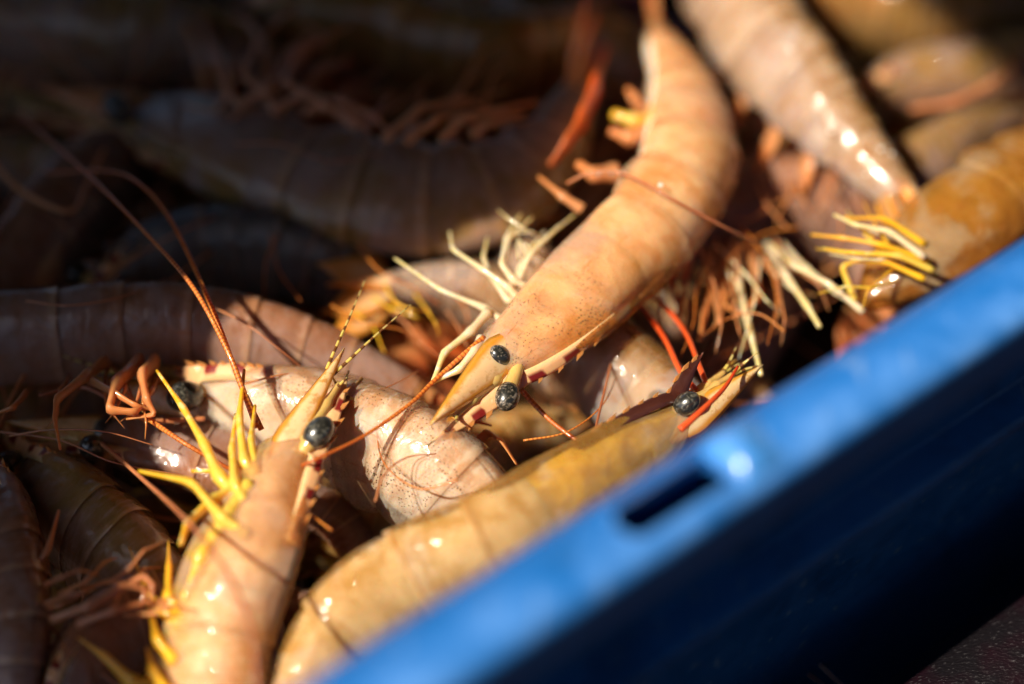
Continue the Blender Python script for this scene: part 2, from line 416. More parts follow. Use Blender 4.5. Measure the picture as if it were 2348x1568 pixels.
class Prawn:
    def __init__(self, name, label, path, dhint, thick=1.0, nose=1.0, mottled=False):
        self.c = spline([P(*p) for p in path], 260)
        self.L = np.concatenate(([0], np.cumsum(np.linalg.norm(np.diff(self.c, axis=0), axis=1))))
        self.T, self.D = frames(self.c, camdir(*dhint))
        self.B = np.cross(self.T, self.D)
        self.k = thick; self.nose = nose
        self.ph = rng.uniform(0, 6.28, 8); self.mottled = mottled
        base = self.c[len(self.c) // 2].copy(); base[2] -= 1.0 * thick
        self.o = base
        self.root = empty(name, base, label, 'shrimp', 'shrimps heaped in the blue crate')
    def W(self, s, a, d):
        s = np.atleast_1d(np.asarray(s, float)); a = np.broadcast_to(np.asarray(a, float), s.shape); d = np.broadcast_to(np.asarray(d, float), s.shape)
        l = s / LB * self.L[-1]
        cl = np.clip(l, 0, self.L[-1])
        def it(A): return np.column_stack([np.interp(cl, self.L, A[:, k]) for k in range(3)])
        C, T, D, B = it(self.c), it(self.T), it(self.D), it(self.B)
        ex = np.where(s < 0, s * self.k * self.nose, np.where(s > LB, (s - LB) * self.k, 0))
        return C + T * ex[:, None] + D * (d * self.k)[:, None] + B * (a * self.k)[:, None]
    def part(self, name, v, f, uv, mat, parent=None, rim=None):
        return link_mesh(name, v, f, mat, parent or self.root, self.o, uv, rim=rim)
    def ring(self, ss, nphi, rad, drop=None, dent=None, caps=True):
        ph = np.linspace(-math.pi, math.pi, nphi, endpoint=False)
        V, U = [], []
        for i, s in enumerate(ss):
            sc = float(np.clip(s, SX[0], SX[-1]))
            hd, hv, w = hermite(SX, HD, sc), hermite(SX, HV, sc), hermite(SX, WD, sc)
            c = np.cos(ph); sn = np.sin(ph)
            a = w * np.sign(sn) * np.abs(sn) ** 0.92
            d = np.where(c >= 0, hd * c * (1 + 0.07 * np.exp(-(ph / 0.3) ** 2)), hv * np.sign(c) * np.abs(c) ** 0.85)
            k = rad[i] if np.ndim(rad[i]) else np.full(nphi, rad[i])
            if dent is not None: k = k * dent(s, np.abs(ph))
            q = self.ph
            k = k * (1 + 0.016 * np.sin(1.3 * s + q[0] + 2 * np.sin(ph + q[1])) + 0.010 * np.sin(2.7 * s + 3 * ph + q[2]) + 0.006 * np.sin(5.1 * s + q[3] - 4 * ph) + 0.003 * np.sin(9 * s + 7 * ph + q[4]))
            a = a * k; d = d * k
            if drop is not None: d = d - drop(i, np.abs(ph))
            V.append(self.W(np.full(nphi, s), a, d)); U.append(np.column_stack((np.full(nphi, s / 10), np.abs(ph) / math.pi)))
        return np.vstack(V), grid_faces(len(ss), nphi, True, caps, caps), np.vstack(U)

    def carapace(self, mat):
        ss = np.concatenate((np.linspace(-0.5, 3.78, 46), [3.86, 3.9]))
        rad = [1.0] * 46 + [1.02, 1.015]
        def dent(s, p):
            k = np.ones_like(p)
            k = k + 0.05 * np.exp(-((p - 2.15) / 0.16) ** 2) * sstep(0.0, 0.8, s)          # swollen lower edge of the gill cover
            k = k - 0.22 * sstep(2.3, 2.62, p) * sstep(-0.2, 0.8, s)                     # belly tucked in behind it
            g = 0.9 + 0.75 * (p - 0.5)                                                   # cervical groove sweeping down and forward
            k = k - 0.06 * np.exp(-((s - (2.0 - 0.62 * p)) / 0.13) ** 2) * sstep(0.35, 0.7, p) * sstep(2.0, 1.5, p)
            k = k + 0.035 * np.exp(-((s - (1.7 - 0.62 * p)) / 0.2) ** 2) * sstep(0.5, 0.8, p) * sstep(2.1, 1.7, p)
            k = k - 0.05 * np.exp(-((p - 1.55) / 0.12) ** 2) * sstep(0.0, 0.4, s) * sstep(2.2, 1.2, s)
            k = k - 0.05 * np.exp(-((p - 0.34) / 0.1) ** 2) * sstep(3.3, 2.2, s)           # gutters beside the crest
            return k
        v, f, uv = self.ring(ss, 56, rad, dent=dent, caps=False)
        rim = np.clip(sstep(0.355, 0.385, uv[:, 0]) + 0.8 * np.exp(-((uv[:, 1] - 0.735) / 0.02) ** 2), 0, 1)
        return self.part('carapace', v, f, uv, mat, rim=rim)
    def abdomen(self, mat, pleura=0.34):
        b = [3.8, 5.0, 6.25, 7.35, 8.3, 9.15, 10.5]
        for i in range(6):
            s0, s1 = b[i] - 0.03, b[i + 1] + (0.09 if i < 5 else 0.05)
            u = np.array([0, .06, .14, .25, .36, .48, .6, .72, .83, .92, .97, 1.0])
            ss = s0 + (s1 - s0) * u
            rad = [0.945, 0.955, 0.967, 0.985, 0.998, 1.005, 1.008, 1.01, 1.013, 1.018, 1.02, 1.012]
            pl = pleura * (1.0 if i < 5 else 0.25) * (1.0 - 0.08 * i)
            def drop(j, p, u=u, pl=pl):
                lobe = math.sin(math.pi * min(1, max(0, u[j] * 0.9 + 0.06))) ** 0.6
                return pl * lobe * np.exp(-((p - 2.1) / 0.32) ** 2)
            def dent(s, p):
                return 1 - 0.16 * sstep(2.35, 2.7, p)
            v, f, uv = self.ring(ss, 40, rad, drop=drop, dent=dent, caps=False)
            rim = np.clip(np.repeat(sstep(0.8, 0.98, u) * (u > 0.5), 40) + 0.7 * np.exp(-((uv[:, 1] - 0.74) / 0.03) ** 2), 0, 1)
            self.part('abdomen_segment', v, f, uv, mat, rim=rim)
    def plate(self, name, o, ax, wx, nx, length, width, mat, prof, thick=0.05, camber=0.08, parent=None, curl=0.0):
        nu, nv = 16, 9
        o, ax, wx, nx = (np.asarray(q, float) for q in (o, ax, wx, nx))
        ax = ax / np.linalg.norm(ax); wx = wx / np.linalg.norm(wx); nx = nx / np.linalg.norm(nx)
        V, U = [], []
        for i in range(nu):
            u = i / (nu - 1)
            w = max(0.012, width * prof(u))
            row = []
            for side in (1, -1):
                vv = np.linspace(-1, 1, nv) if side == 1 else np.linspace(1, -1, nv)[1:-1]
                for q in vv:
                    lens = math.sqrt(max(0, 1 - q * q))
                    z = camber * (1 - q * q) * width + side * thick * 0.5 * lens * (1 - 0.75 * u) + curl * u * u
                    row.append(o + ax * (u * length) + wx * (q * w) + nx * z)
                    U.append((u, abs(q)))
            V.append(np.array(row))
        nc = len(V[0])
        A = np.vstack(V)
        return self.part(name, self.W(A[:, 0], A[:, 1], A[:, 2]), grid_faces(nu, nc), np.array(U), mat, parent)
    def rostrum(self, mat, tooth_mat, length=2.5, rise=0.1, teeth=9, base=0.2, s_end=1.9, tip_d=0.42):
        """tall thin blade over the eyes running on as a crest along the back, with a saw of teeth"""
        n = 54
        s = np.linspace(-length, s_end, n)
        front = np.clip(-s / length, 0, 1)
        hd = np.array([hermite(SX, HD, max(0.0, q)) for q in s])
        lo = np.where(s < 0, 0.30 + (tip_d - 0.30) * front, hd * 0.88)
        hi = np.where(s < 0, 0.74 + (tip_d - 0.74) * front + rise * np.sin(math.pi * front) , hd * 1.0 + 0.22 * sstep(s_end, 0.1, s))
        lo = lo - base * np.clip(1 - front, 0, 1) * (s < 0) * np.sin(math.pi * np.clip(front * 0.8 + 0.2, 0, 1)) * 0.6
        th = np.where(s < 0, 0.14 * (1 - front) + 0.015, 0.14 + 0.02 * s)
        V, U = [], []
        for i in range(n):
            h = max(0.03, hi[i] - lo[i]); t = th[i]
            prof = [(0, lo[i]), (t * 1.5, lo[i] + 0.25 * h), (t * 0.8, lo[i] + 0.6 * h), (t * 0.35, hi[i] - 0.03), (0, hi[i]),
                    (-t * 0.35, hi[i] - 0.03), (-t * 0.8, lo[i] + 0.6 * h), (-t * 1.5, lo[i] + 0.25 * h)]
            A = np.array([(s[i], p[0], p[1]) for p in prof])
            V.append(self.W(A[:, 0], A[:, 1], A[:, 2])); U += [((p[1] - lo[i]) / h, s[i]) for p in prof]
        r = self.part('rostrum', np.vstack(V), grid_faces(n, 8), np.array(U), mat)
        for j in range(teeth):
            q = -length * 0.78 + (s_end * 0.75 + length * 0.78) * j / (teeth - 1)
            h0 = float(np.interp(q, s, hi)); sz = 0.11 + 0.03 * math.sin(j)
            A = np.array([(q + sz, 0.03, h0 - 0.03), (q - sz * 0.35, 0.03, h0 - 0.03), (q + sz, -0.03, h0 - 0.03), (q - sz * 0.35, -0.03, h0 - 0.03), (q - sz * 1.15, 0, h0 + sz * 0.5), (q + sz * .2, 0.012, h0 + sz * 0.33), (q + sz * .2, -0.012, h0 + sz * 0.33)])
            f = [(0, 1, 4, 5), (3, 2, 6, 4), (2, 0, 5, 6), (5, 4, 6), (1, 0, 2, 3), (1, 3, 4)]
            link_mesh('tooth', self.W(A[:, 0], A[:, 1], A[:, 2]), f, tooth_mat, r, self.o, np.zeros((7, 2)), smooth=False)
        return r
    def tail(self, mat, spread=1.0):
        e = LB
        prof = lambda u: (0.25 + 0.75 * sstep(0, 0.35, np.float64(u))) * (1 - sstep(0.55, 1.0, np.float64(u)) * 0.93)
        tel = self.plate('telson', (e - 0.1, 0, 0.22), (1, 0, -0.12), (0, 1, 0), (0, 0, 1), 1.7, 0.3, mat, lambda u: 1 - 0.94 * u, thick=0.3, camber=0.3)
        for sd in (-1, 1):
            for an, dz, ln in ((14, 0.02, 1.9), (34, -0.1, 2.0)):
                a = R(an * spread) * sd
                self.plate('uropod', (e - 0.05, 0.2 * sd, dz), (math.cos(a), math.sin(a), -0.1), (-math.sin(a), math.cos(a), 0), (0, 0, 1), ln, 0.42, mat, prof, thick=0.09, camber=0.1)
    def scales(self, mat, length=2.4, width=0.42, open_=7, tilt=0.0):
        prof = lambda u: (0.35 + 0.65 * sstep(0, 0.32, np.float64(u))) * (1 - np.clip((u - 0.3) / 0.71, 0, 1) ** 1.15 * 0.97)
        for sd in (-1, 1):
            a = R(open_) * sd
            self.plate('antennal_scale', (0.75, 0.27 * sd, -0.02), (-math.cos(a), math.sin(a) * 0.4, 0.07 + tilt), (0.0, 0.45, -sd * 0.89), (0, sd * 0.89, 0.45), length, width, mat, prof, thick=0.1, camber=0.18)
    def peduncle(self, mat, tipmat, flag=2.2):
        for sd in (-1, 1):
            A = np.array([(0.1, 0.14 * sd, 0.2), (-0.5, 0.16 * sd, 0.24), (-1.1, 0.15 * sd, 0.26), (-1.6, 0.15 * sd, 0.28)])
            v, f, uv = tube(self.W(A[:, 0], A[:, 1], A[:, 2]), [0.19, 0.16, 0.12, 0.06], smooth_path=False)
            pd = self.part('antennule', v, f, uv, mat)
            for up in (0.25, -0.1):
                A = np.array([(-1.5, 0.15 * sd, 0.28), (-1.5 - flag * 0.5, (0.2 + 0.1 * up) * sd, 0.28 + up * 0.4), (-1.5 - flag, (0.3 + rng.uniform(-.1, .2)) * sd, 0.3 + up)])
                v, f, uv = tube(self.W(A[:, 0], A[:, 1], A[:, 2]), [0.05, 0.035, 0.012], n=14, ns=6)
                self.part('flagellum', v, f, uv, tipmat, pd)
    def eyes(self, eyes=None, stalkmat=None, r=0.29):
        if eyes is None:
            eyes = []
            for sd in (-1, 1):
                eyes.append((self.W(-0.12, 0.72 * sd, 0.42)[0], r * self.k, sd))
        else:
            eyes = [(P(*e[:3]), e[3], e[4]) for e in eyes]
        for c, rr, sd in eyes:
            root = self.W(0.1, 0.18 * sd, 0.35)[0]
            ax = c - root; ax /= np.linalg.norm(ax)
            v, f, uv = tube([root, c - ax * rr * 0.9, c - ax * rr * 0.35], [0.12 * self.k, 0.16 * self.k, rr * 0.86], n=12, ns=12)
            st = self.part('eye_stalk', v, f, uv, stalkmat)
            b = np.cross(ax, (0.1, 0.2, 1)); b /= np.linalg.norm(b); c2 = np.cross(b, ax)
            v, f, uv = ball(c, rr, np.array((b, c2, ax)), 22, 16, (0.95, 0.9, 1.25))
            self.part('eye', v, f, uv, eye_mat(self.mottled), st)
    def flesh(self, muscle, organs):
        ss = np.concatenate(([2.3, 2.5], np.linspace(2.9, 10.3, 54), [10.36, 10.4]))
        rad = [0.2, 0.6] + [(0.905 + 0.015 * math.sin(q * 5.5)) * (0.88 + 0.12 * float(sstep(2.9, 3.5, q))) for q in np.linspace(2.9, 10.3, 54)] + [0.6, 0.2]
        v, f, uv = self.ring(ss, 26, rad); self.part('muscle', v, f, uv, muscle)
        ss = np.concatenate(([-0.3], np.linspace(-0.2, 3.3, 24), [3.4]))
        rad = [0.2] + [0.70 + 0.14 * math.sin(math.pi * (q + 0.2) / 3.8) for q in np.linspace(-0.2, 3.3, 24)] + [0.2]
        v, f, uv = self.ring(ss, 26, rad); self.part('organs', v, f, uv, organs)
        q = np.linspace(2.6, 10.3, 30)
        hd = np.array([hermite(SX, HD, t) for t in q])
        v, f, uv = tube(self.W(q, 0.03 * np.sin(q * 3), hd * 0.9), np.full(30, 0.07 * self.k), n=60, ns=6); self.part('gut', v, f, uv, GUT)
    def walking_legs(self, mat, n=5, sides=(-1, 1), splay=1.0, fold=0.0, thin=1.0, seed=0):
        g = np.random.default_rng(seed + 100)
        for i in range(n):
            s0 = 1.15 + 0.5 * i
            for sd in sides:
                j = lambda k: g.uniform(-k, k)
                bs = float(hermite(SX, HV, s0)) * 0.74
                back = (i - 1.6) * 0.35
                A = np.array([(s0, 0.3 * sd, -bs), (s0 - 0.25 + j(.15), (0.55 + j(.15)) * sd * splay, -bs - 0.5),
                              (s0 - 0.7 + back + j(.3), (0.85 + j(.3)) * sd * splay, -bs - 1.2 + fold + j(.2)),
                              (s0 - 1.25 + 1.6 * back + j(.4), (0.7 + j(.4)) * sd * splay, -bs - 1.75 + 1.5 * fold + j(.3)),
                              (s0 - 1.9 + 2.1 * back + j(.5), (0.6 + j(.5)) * sd * splay, -bs - 2.1 + 1.7 * fold + j(.4))])
                rr = np.array([0.13, 0.11, 0.085, 0.065, 0.022]) * thin * self.k
                v, f, uv = tube(self.W(A[:, 0], A[:, 1], A[:, 2]), rr, smooth_path=False)
                self.part('walking_leg', v, f, uv, mat)
    def leg_at(self, start, pts, mat, r0=0.12, r1=0.03, name='walking_leg', squash=1.0):
        p = [self.W(*start)[0]] if start is not None else []
        p += [P(*q) for q in pts]
        rr = np.linspace(r0, r1, len(p)); rr[-1] = r1
        v, f, uv = tube(p, rr, smooth_path=False, squash=squash, ns=10)
        return self.part(name, v, f, uv, mat)
    def feeler(self, start, pts, mat, r0=0.045, r1=0.025, name='antenna', n=None):
        p = [self.W(*start)[0]] if start is not None else []
        p += [P(*q) for q in pts]
        v, f, uv = tube(p, np.linspace(r0, r1, len(p)), n=n or 14 * len(p), ns=7)
        return self.part(name, v, f, uv, mat)
    def swimmerets(self, mat, sides=(-1, 1), length=1.3, lean=0.55, which=(0, 1, 2, 3, 4), seed=0):
        g = np.random.default_rng(seed + 300)
        mids = [4.4, 5.6, 6.75, 7.8, 8.7]
        for i in which:
            for sd in sides:
                s0 = mids[i]; hv = float(hermite(SX, HV, s0)) * 0.82
                ln = length * (1 - 0.07 * i)
                l2 = lean + g.uniform(-.35, .3)
                o = (s0, 0.36 * sd, -hv)
                self.plate('swimmeret', o, (l2, 0.25 * sd + g.uniform(-.2, .2), -1.0), (0.9, 0.3 * sd, 0.35), (0.2, sd, 0), ln, 0.24,
                           mat, lambda u: (0.6 + 0.4 * math.sin(math.pi * min(1, u * 1.3))) * (1 - u ** 3 * 0.85), thick=0.16, camber=0.1, curl=g.uniform(-.2, .3))

    def beads(self, spots, mat):
        for px, py, z, r in spots:
            c = P(px, py, z)
            v, f, uv = ball(c, r * 0.6, None, 14, 9, (1, 1, 0.75))
            self.part('glint_bead', v, f, uv, mat)

# palette ---------------------------------------------------------------------------------------
PEACH = shell_mat('peach', (0.84, 0.52, 0.27), (0.66, 0.27, 0.04), (0.88, 0.60, 0.40), (0.86, 0.64, 0.46), dots=0.9, dot_len=0.34)
HONEY = shell_mat('honey', (0.72, 0.47, 0.27), (0.48, 0.19, 0.05), (0.94, 0.64, 0.12), (0.78, 0.58, 0.42), dots=0.1, vedge=0.52)
MILK = shell_mat('milk', (0.74, 0.62, 0.48), (0.74, 0.40, 0.20), (0.62, 0.36, 0.06), (0.76, 0.69, 0.61), dots=1.0)
GOLD = shell_mat('gold', (0.62, 0.43, 0.21), (0.52, 0.27, 0.06), (0.66, 0.52, 0.42), (0.74, 0.64, 0.52), dots=0.0, clear=0.64)
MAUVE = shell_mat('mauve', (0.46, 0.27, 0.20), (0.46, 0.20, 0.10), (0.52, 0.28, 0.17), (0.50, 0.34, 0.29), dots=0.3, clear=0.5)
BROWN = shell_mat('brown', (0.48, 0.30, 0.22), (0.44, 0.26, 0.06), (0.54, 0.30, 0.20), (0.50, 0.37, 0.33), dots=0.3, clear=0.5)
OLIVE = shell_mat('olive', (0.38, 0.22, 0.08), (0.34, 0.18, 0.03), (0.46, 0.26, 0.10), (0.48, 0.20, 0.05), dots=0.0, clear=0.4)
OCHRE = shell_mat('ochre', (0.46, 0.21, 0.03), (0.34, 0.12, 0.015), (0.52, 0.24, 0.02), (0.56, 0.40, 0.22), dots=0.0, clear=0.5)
PEARL = shell_mat('pearl', (0.52, 0.39, 0.29), (0.40, 0.21, 0.06), (0.54, 0.37, 0.27), (0.62, 0.57, 0.57), dots=0.1)
MUSCLE_PALE = flesh_mat('pale', (0.52, 0.33, 0.20), (0.84, 0.74, 0.64), (0.58, 0.30, 0.11))
MUSCLE_WARM = flesh_mat('warm', (0.78, 0.46, 0.22), (0.94, 0.82, 0.68), (0.76, 0.34, 0.08))
MUSCLE_GREY = flesh_mat('grey', (0.62, 0.45, 0.24), (0.88, 0.80, 0.70), (0.60, 0.38, 0.10))
MUSCLE_DARK = flesh_mat('dark', (0.30, 0.18, 0.12), (0.50, 0.38, 0.32), (0.34, 0.16, 0.09))
ORGAN_BROWN = flesh_mat('organ_brown', (0.32, 0.16, 0.08), (0.52, 0.34, 0.22), (0.20, 0.07, 0.03))
ORGAN_PEACH = flesh_mat('organ_peach', (0.80, 0.47, 0.19), (0.90, 0.70, 0.48), (0.42, 0.22, 0.16))
ORGAN_HONEY = flesh_mat('organ_honey', (0.66, 0.40, 0.19), (0.86, 0.66, 0.45), (0.46, 0.22, 0.08))
ORGAN_MILK = flesh_mat('organ_milk', (0.78, 0.60, 0.42), (0.88, 0.78, 0.68), (0.56, 0.28, 0.05))
ORGAN_GOLD = flesh_mat('organ_gold', (0.50, 0.31, 0.09), (0.82, 0.60, 0.08), (0.36, 0.20, 0.06))
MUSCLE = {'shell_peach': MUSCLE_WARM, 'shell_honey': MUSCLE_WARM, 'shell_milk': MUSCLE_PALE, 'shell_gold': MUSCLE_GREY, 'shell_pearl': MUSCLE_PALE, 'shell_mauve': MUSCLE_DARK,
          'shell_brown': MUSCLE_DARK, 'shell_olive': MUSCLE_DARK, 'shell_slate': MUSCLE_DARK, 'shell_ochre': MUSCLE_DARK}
ORGAN = {'shell_peach': ORGAN_PEACH, 'shell_honey': ORGAN_HONEY, 'shell_milk': ORGAN_MILK, 'shell_gold': ORGAN_GOLD, 'shell_pearl': ORGAN_MILK}
GUT = flesh_mat('gut', (0.10, 0.04, 0.015), (0.16, 0.06, 0.02), (0.07, 0.03, 0.02))

CREAM_LEG = limb_mat('cream', (0.90, 0.70, 0.46), (0.92, 0.70, 0.30), blotch=(0.95, 0.86, 0.7))
YELLOW_LEG = limb_mat('yellow', (0.96, 0.66, 0.10), (0.94, 0.52, 0.02), transl=0.35, blotch=(0.92, 0.78, 0.35))
AMBER_LEG = limb_mat('amber', (0.94, 0.50, 0.02), (0.90, 0.40, 0.03), transl=0.2)
PINK_LEG = limb_mat('pink', (0.70, 0.32, 0.13), (0.74, 0.27, 0.08), transl=0.35)
RUST_LEG = limb_mat('rust', (0.60, 0.26, 0.12), (0.62, 0.22, 0.08))
PEACH_PLATE = limb_mat('peach_plate', (0.90, 0.60, 0.33), (0.86, 0.50, 0.24), transl=0.2, edge=(0.80, 0.30, 0.03), blotch=(0.55, 0.24, 0.04))
RED_FLAP = limb_mat('red_flap', (0.66, 0.16, 0.03), (0.78, 0.12, 0.01), transl=0.3)
ORANGE_FAN = limb_mat('orange_fan', (0.86, 0.56, 0.30), (0.88, 0.30, 0.03), transl=0.3, edge=(0.85, 0.3, 0.03))
ORANGE_TAIL = limb_mat('orange_tail', (0.62, 0.28, 0.10), (0.72, 0.12, 0.02), transl=0.3)
RED_WIRE = limb_mat('red_wire', (0.75, 0.10, 0.02), (0.62, 0.06, 0.01), transl=0.2)
ORANGE_WIRE = limb_mat('orange_wire', (0.80, 0.26, 0.04), (0.55, 0.12, 0.02), transl=0.2, bands=(0.5, 0.12, 0.02), bscale=70.0)
BROWN_WIRE = limb_mat('brown_wire', (0.55, 0.20, 0.08), (0.40, 0.12, 0.05), transl=0.2)
BANDED_WIRE = limb_mat('banded_wire', (0.80, 0.55, 0.12), (0.6, 0.42, 0.16), transl=0.2, bands=(0.16, 0.06, 0.015), bscale=24.0)
BARRED_CREST = limb_mat('barred_crest', (0.86, 0.55, 0.28), (0.84, 0.44, 0.2), transl=0.15, bands=(0.22, 0.015, 0.012), bscale=9.0, topband=True)
DARK_CREST = limb_mat('dark_crest', (0.10, 0.03, 0.02), (0.06, 0.015, 0.01), transl=0.1)
TOOTH = limb_mat('tooth', (0.6, 0.22, 0.06), (0.6, 0.22, 0.06), transl=0.2)
STALK = limb_mat('stalk', (0.80, 0.52, 0.16), (0.66, 0.40, 0.12), transl=0.2)

BEAD, _nt, _b = new_mat('glint_bead')
_b.inputs['Base Color'].default_value = (0.9, 0.87, 0.82, 1); _b.inputs['Roughness'].default_value = 0.2; _b.inputs['IOR'].default_value = 1.5; _b.inputs['Transmission Weight'].default_value = 0.25  # milky white base paints the sun glints of the water drops
def prawn(name, label, path, dh, shell, leg, thick=1.0, plate=PEACH_PLATE, tail=ORANGE_TAIL, crest=BARRED_CREST, eyes=None, legs=5, sides=(-1, 1),
          splay=1.0, fold=0.0, swim=(0, 1, 2, 3, 4), swim_mat=None, pleura=0.3, ros=2.5, tip_d=0.42, flag=2.2, seed=0, scale_len=2.95, nose=1.0, spread=1.0, head=True, ant=True, mottled=False, scale_w=0.42):
    q = Prawn(name, label, path, dh, thick, nose, mottled)
    q.carapace(shell); q.abdomen(shell, pleura); q.tail(tail, spread); q.flesh(MUSCLE.get(shell.name, MUSCLE_PALE), ORGAN.get(shell.name, ORGAN_BROWN))
    if head:
        q.rostrum(crest, TOOTH, length=ros, tip_d=tip_d); q.scales(plate, scale_len, scale_w); q.peduncle(STALK, BANDED_WIRE, flag); q.eyes(eyes, STALK)
    if head and ant:
        g = np.random.default_rng(seed + 900)
        for sd in (-1, 1, -0.5, 0.6):
            p0 = q.W(-0.3, 0.3 * sd, 0.0)[0]; d0 = -q.T[0]; a = math.atan2(d0[1], d0[0]) + sd * g.uniform(0.3, 1.2); turn = sd * g.uniform(0.1, 0.35)
            pts = [p0]
            for t in range(6):
                a += turn * 0.6
                pts.append(pts[-1] + np.array((math.cos(a), math.sin(a), 0)) * 2.0 + np.array((0, 0, (0.5, 0.35, 0.1, -0.1, -0.3, -0.4)[t])))
            v, f, uv = tube(pts, np.linspace(0.045, 0.015, 7), n=50, ns=6)
            q.part('antenna' if abs(sd) == 1 else 'antennule', v, f, uv, BROWN_WIRE)
    if legs: q.walking_legs(leg, legs, sides, splay, fold, seed=seed)
    if swim: q.swimmerets(swim_mat or leg, which=swim, seed=seed)
    return q

# ------------------------------------------------------------------ the setting: ground
gm, gnt, gb = new_mat('dark_wet_deck')
gtc = N(gnt, 'ShaderNodeTexCoord')
gn = N(gnt, 'ShaderNodeTexNoise', i_Scale=40.0, i_Detail=8.0)
gnt.links.new(gtc.outputs['Object'], gn.inputs['Vector'])
gnt.links.new(mixc(gnt, ramp(gnt, gn.outputs['Fac'], 0.35, 0.7), (0.004, 0.004, 0.005), (0.02, 0.016, 0.013)), gb.inputs['Base Color'])
gb.inputs['Roughness'].default_value = 0.7
GZ = -13.0
g = link_mesh('ground', [(-4000, -4000, GZ), (4000, -4000, GZ), (4000, 4000, GZ), (-4000, 4000, GZ)], [(0, 1, 2, 3)], gm, smooth=False)
g['kind'] = 'structure'

# ------------------------------------------------------------------ blue crate
RIMZ = 6.0
ra, rb = P(655, 1568, RIMZ - .4)[:2], P(2347, 527, RIMZ - .4)[:2]
rd = (rb - ra) / np.linalg.norm(rb - ra)              # along the near rim
rn = np.array((rd[1], -rd[0]))                        # outwards, towards the camera
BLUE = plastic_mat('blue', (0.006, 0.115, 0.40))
BLUE_SHINY = plastic_mat('blue_glint', (0.02, 0.18, 0.52), 0.22)  # lighter blue for the slot ramp, its highlight painted in
CR_L0, CR_L1, CR_W = -24.0, 42.0, 42.0                # along the rim, and inner width
def crate(name, label, org, d, n, l0, l1, wdt, rimz, floor, mat, slot=None):
    """org: point on the inner edge of the near rim; d along; n outwards"""
    d3, n3 = np.array((*d, 0)), np.array((*n, 0)); o3 = np.array((*org, 0.0))
    ctr = o3 + d3 * (l0 + l1) / 2 - n3 * wdt / 2; ctr[2] = floor
    root = empty(name, ctr, label, 'crate')
    # rim section: (outwards from the inner edge, height), from inside foot over the lip to the outer wall
    prof = [(0.12, floor - rimz + 0.3), (0.02, -1.2), (0.0, -0.75), (0.06, -0.6), (0.2, -0.46), (0.5, -0.2), (0.68, -0.08), (1.0, 0.0), (1.3, 0.0), (1.45, -0.02), (1.6, -0.07),
            (1.7, -0.14), (1.76, -0.26), (1.78, -0.4), (1.78, -1.35), (1.74, -1.46), (1.64, -1.5), (1.0, -1.52), (0.86, -1.6), (0.82, -1.75), (0.82, -4.0), (0.9, -4.1), (1.45, -4.12), (1.55, -4.2),
            (1.55, -4.5), (1.45, -4.6), (0.86, -4.64), (0.8, -4.8), (0.7, floor - rimz + 0.3)]
    SA, SB = 6, 8                                    # the slot opens between these two section points
    def wall(nm, o, dd, nn, L, sl=None):
        st = [0.0]
        if sl:
            a, b = sl
            st += [a - 0.4] + [a + 0.0, a + 0.05, a + 0.12, a + 0.2, a + 0.3] + [b - 0.3, b - 0.2, b - 0.12, b - 0.05, b] + [b + 0.4]
        st += [L]
        V, F = [], []
        m = len(prof)
        for x in st:
            for k, (u, h) in enumerate(prof):
                uu = u
                if sl and k in (SA, SB, 7):
                    a, b = sl
                    hw = 0.36 * math.sqrt(max(0.0, 1 - max(0, max(a + 0.3 - x, x - (b - 0.3)) / 0.3) ** 2)) if a <= x <= b else 0.0
                    mid = 1.0
                    uu = mid + (-hw if k == SA else hw if k == SB else 0) if a - .01 <= x <= b + .01 else u
                V.append(o + dd * x + nn * uu + np.array((0, 0, rimz + h)))
        for i in range(len(st) - 1):
            for k in range(m - 1):
                if sl and SA <= k < SB and sl[0] - 1e-6 <= st[i] and st[i + 1] <= sl[1] + 1e-6: continue
                F.append((i * m + k, i * m + k + 1, (i + 1) * m + k + 1, (i + 1) * m + k))
            F.append((i * m + m - 1, i * m, (i + 1) * m, (i + 1) * m + m - 1))
        F.append(tuple(range(m))[::-1]); F.append(tuple((len(st) - 1) * m + k for k in range(m)))
        if sl:                                       # inside faces of the slot
            ii = [i for i, x in enumerate(st) if sl[0] - 1e-6 <= x <= sl[1] + 1e-6]
            base = len(V)
            for i in ii:
                for k in (SA, SB):
                    V.append(V[i * m + k] - np.array((0, 0, 0.25)))
            for q in range(len(ii) - 1):
                i, j = ii[q], ii[q + 1]
                F.append((i * m + SA, j * m + SA, base + 2 * (q + 1), base + 2 * q))
                F.append((j * m + SB, i * m + SB, base + 2 * q + 1, base + 2 * (q + 1) + 1))
        sheen = [0, 0, 0, 0, 0, 0.05, 0.2, 0.45, 0.8, 1, 1, 0.9, 0.6, 0.3]  # outer half of the rim lighter: sheen put into the colour
        w = link_mesh(nm, V, F, mat, root, ctr, rim=[sheen[i % m] if i < len(st) * m and i % m < 14 else 0.0 for i in range(len(V))])
        md = w.modifiers.new('edge', 'EDGE_SPLIT'); md.split_angle = R(55)
        return w
    L = l1 - l0
    near = wall('near_side', o3 + d3 * l0, d3, n3, L, (slot[0] - l0, slot[1] - l0) if slot else None)
    wall('far_side', o3 + d3 * l1 - n3 * wdt, -d3, -n3, L)
    wall('end_side', o3 + d3 * (l0 + 0.003) - n3 * wdt, -n3 * -1, -d3, wdt)
    wall('end_side', o3 + d3 * (l1 - 0.003), -n3, d3, wdt)
    c4 = [o3 + d3 * l0, o3 + d3 * l1, o3 + d3 * l1 - n3 * wdt, o3 + d3 * l0 - n3 * wdt]
    V = [c + np.array((0, 0, floor + h)) for h in (0, 0.5) for c in c4]
    link_mesh('base', V, [(3, 2, 1, 0), (4, 5, 6, 7), (0, 1, 5, 4), (1, 2, 6, 5), (2, 3, 7, 6), (3, 0, 4, 7)], mat, root, ctr, smooth=False)
    return root, near, ctr
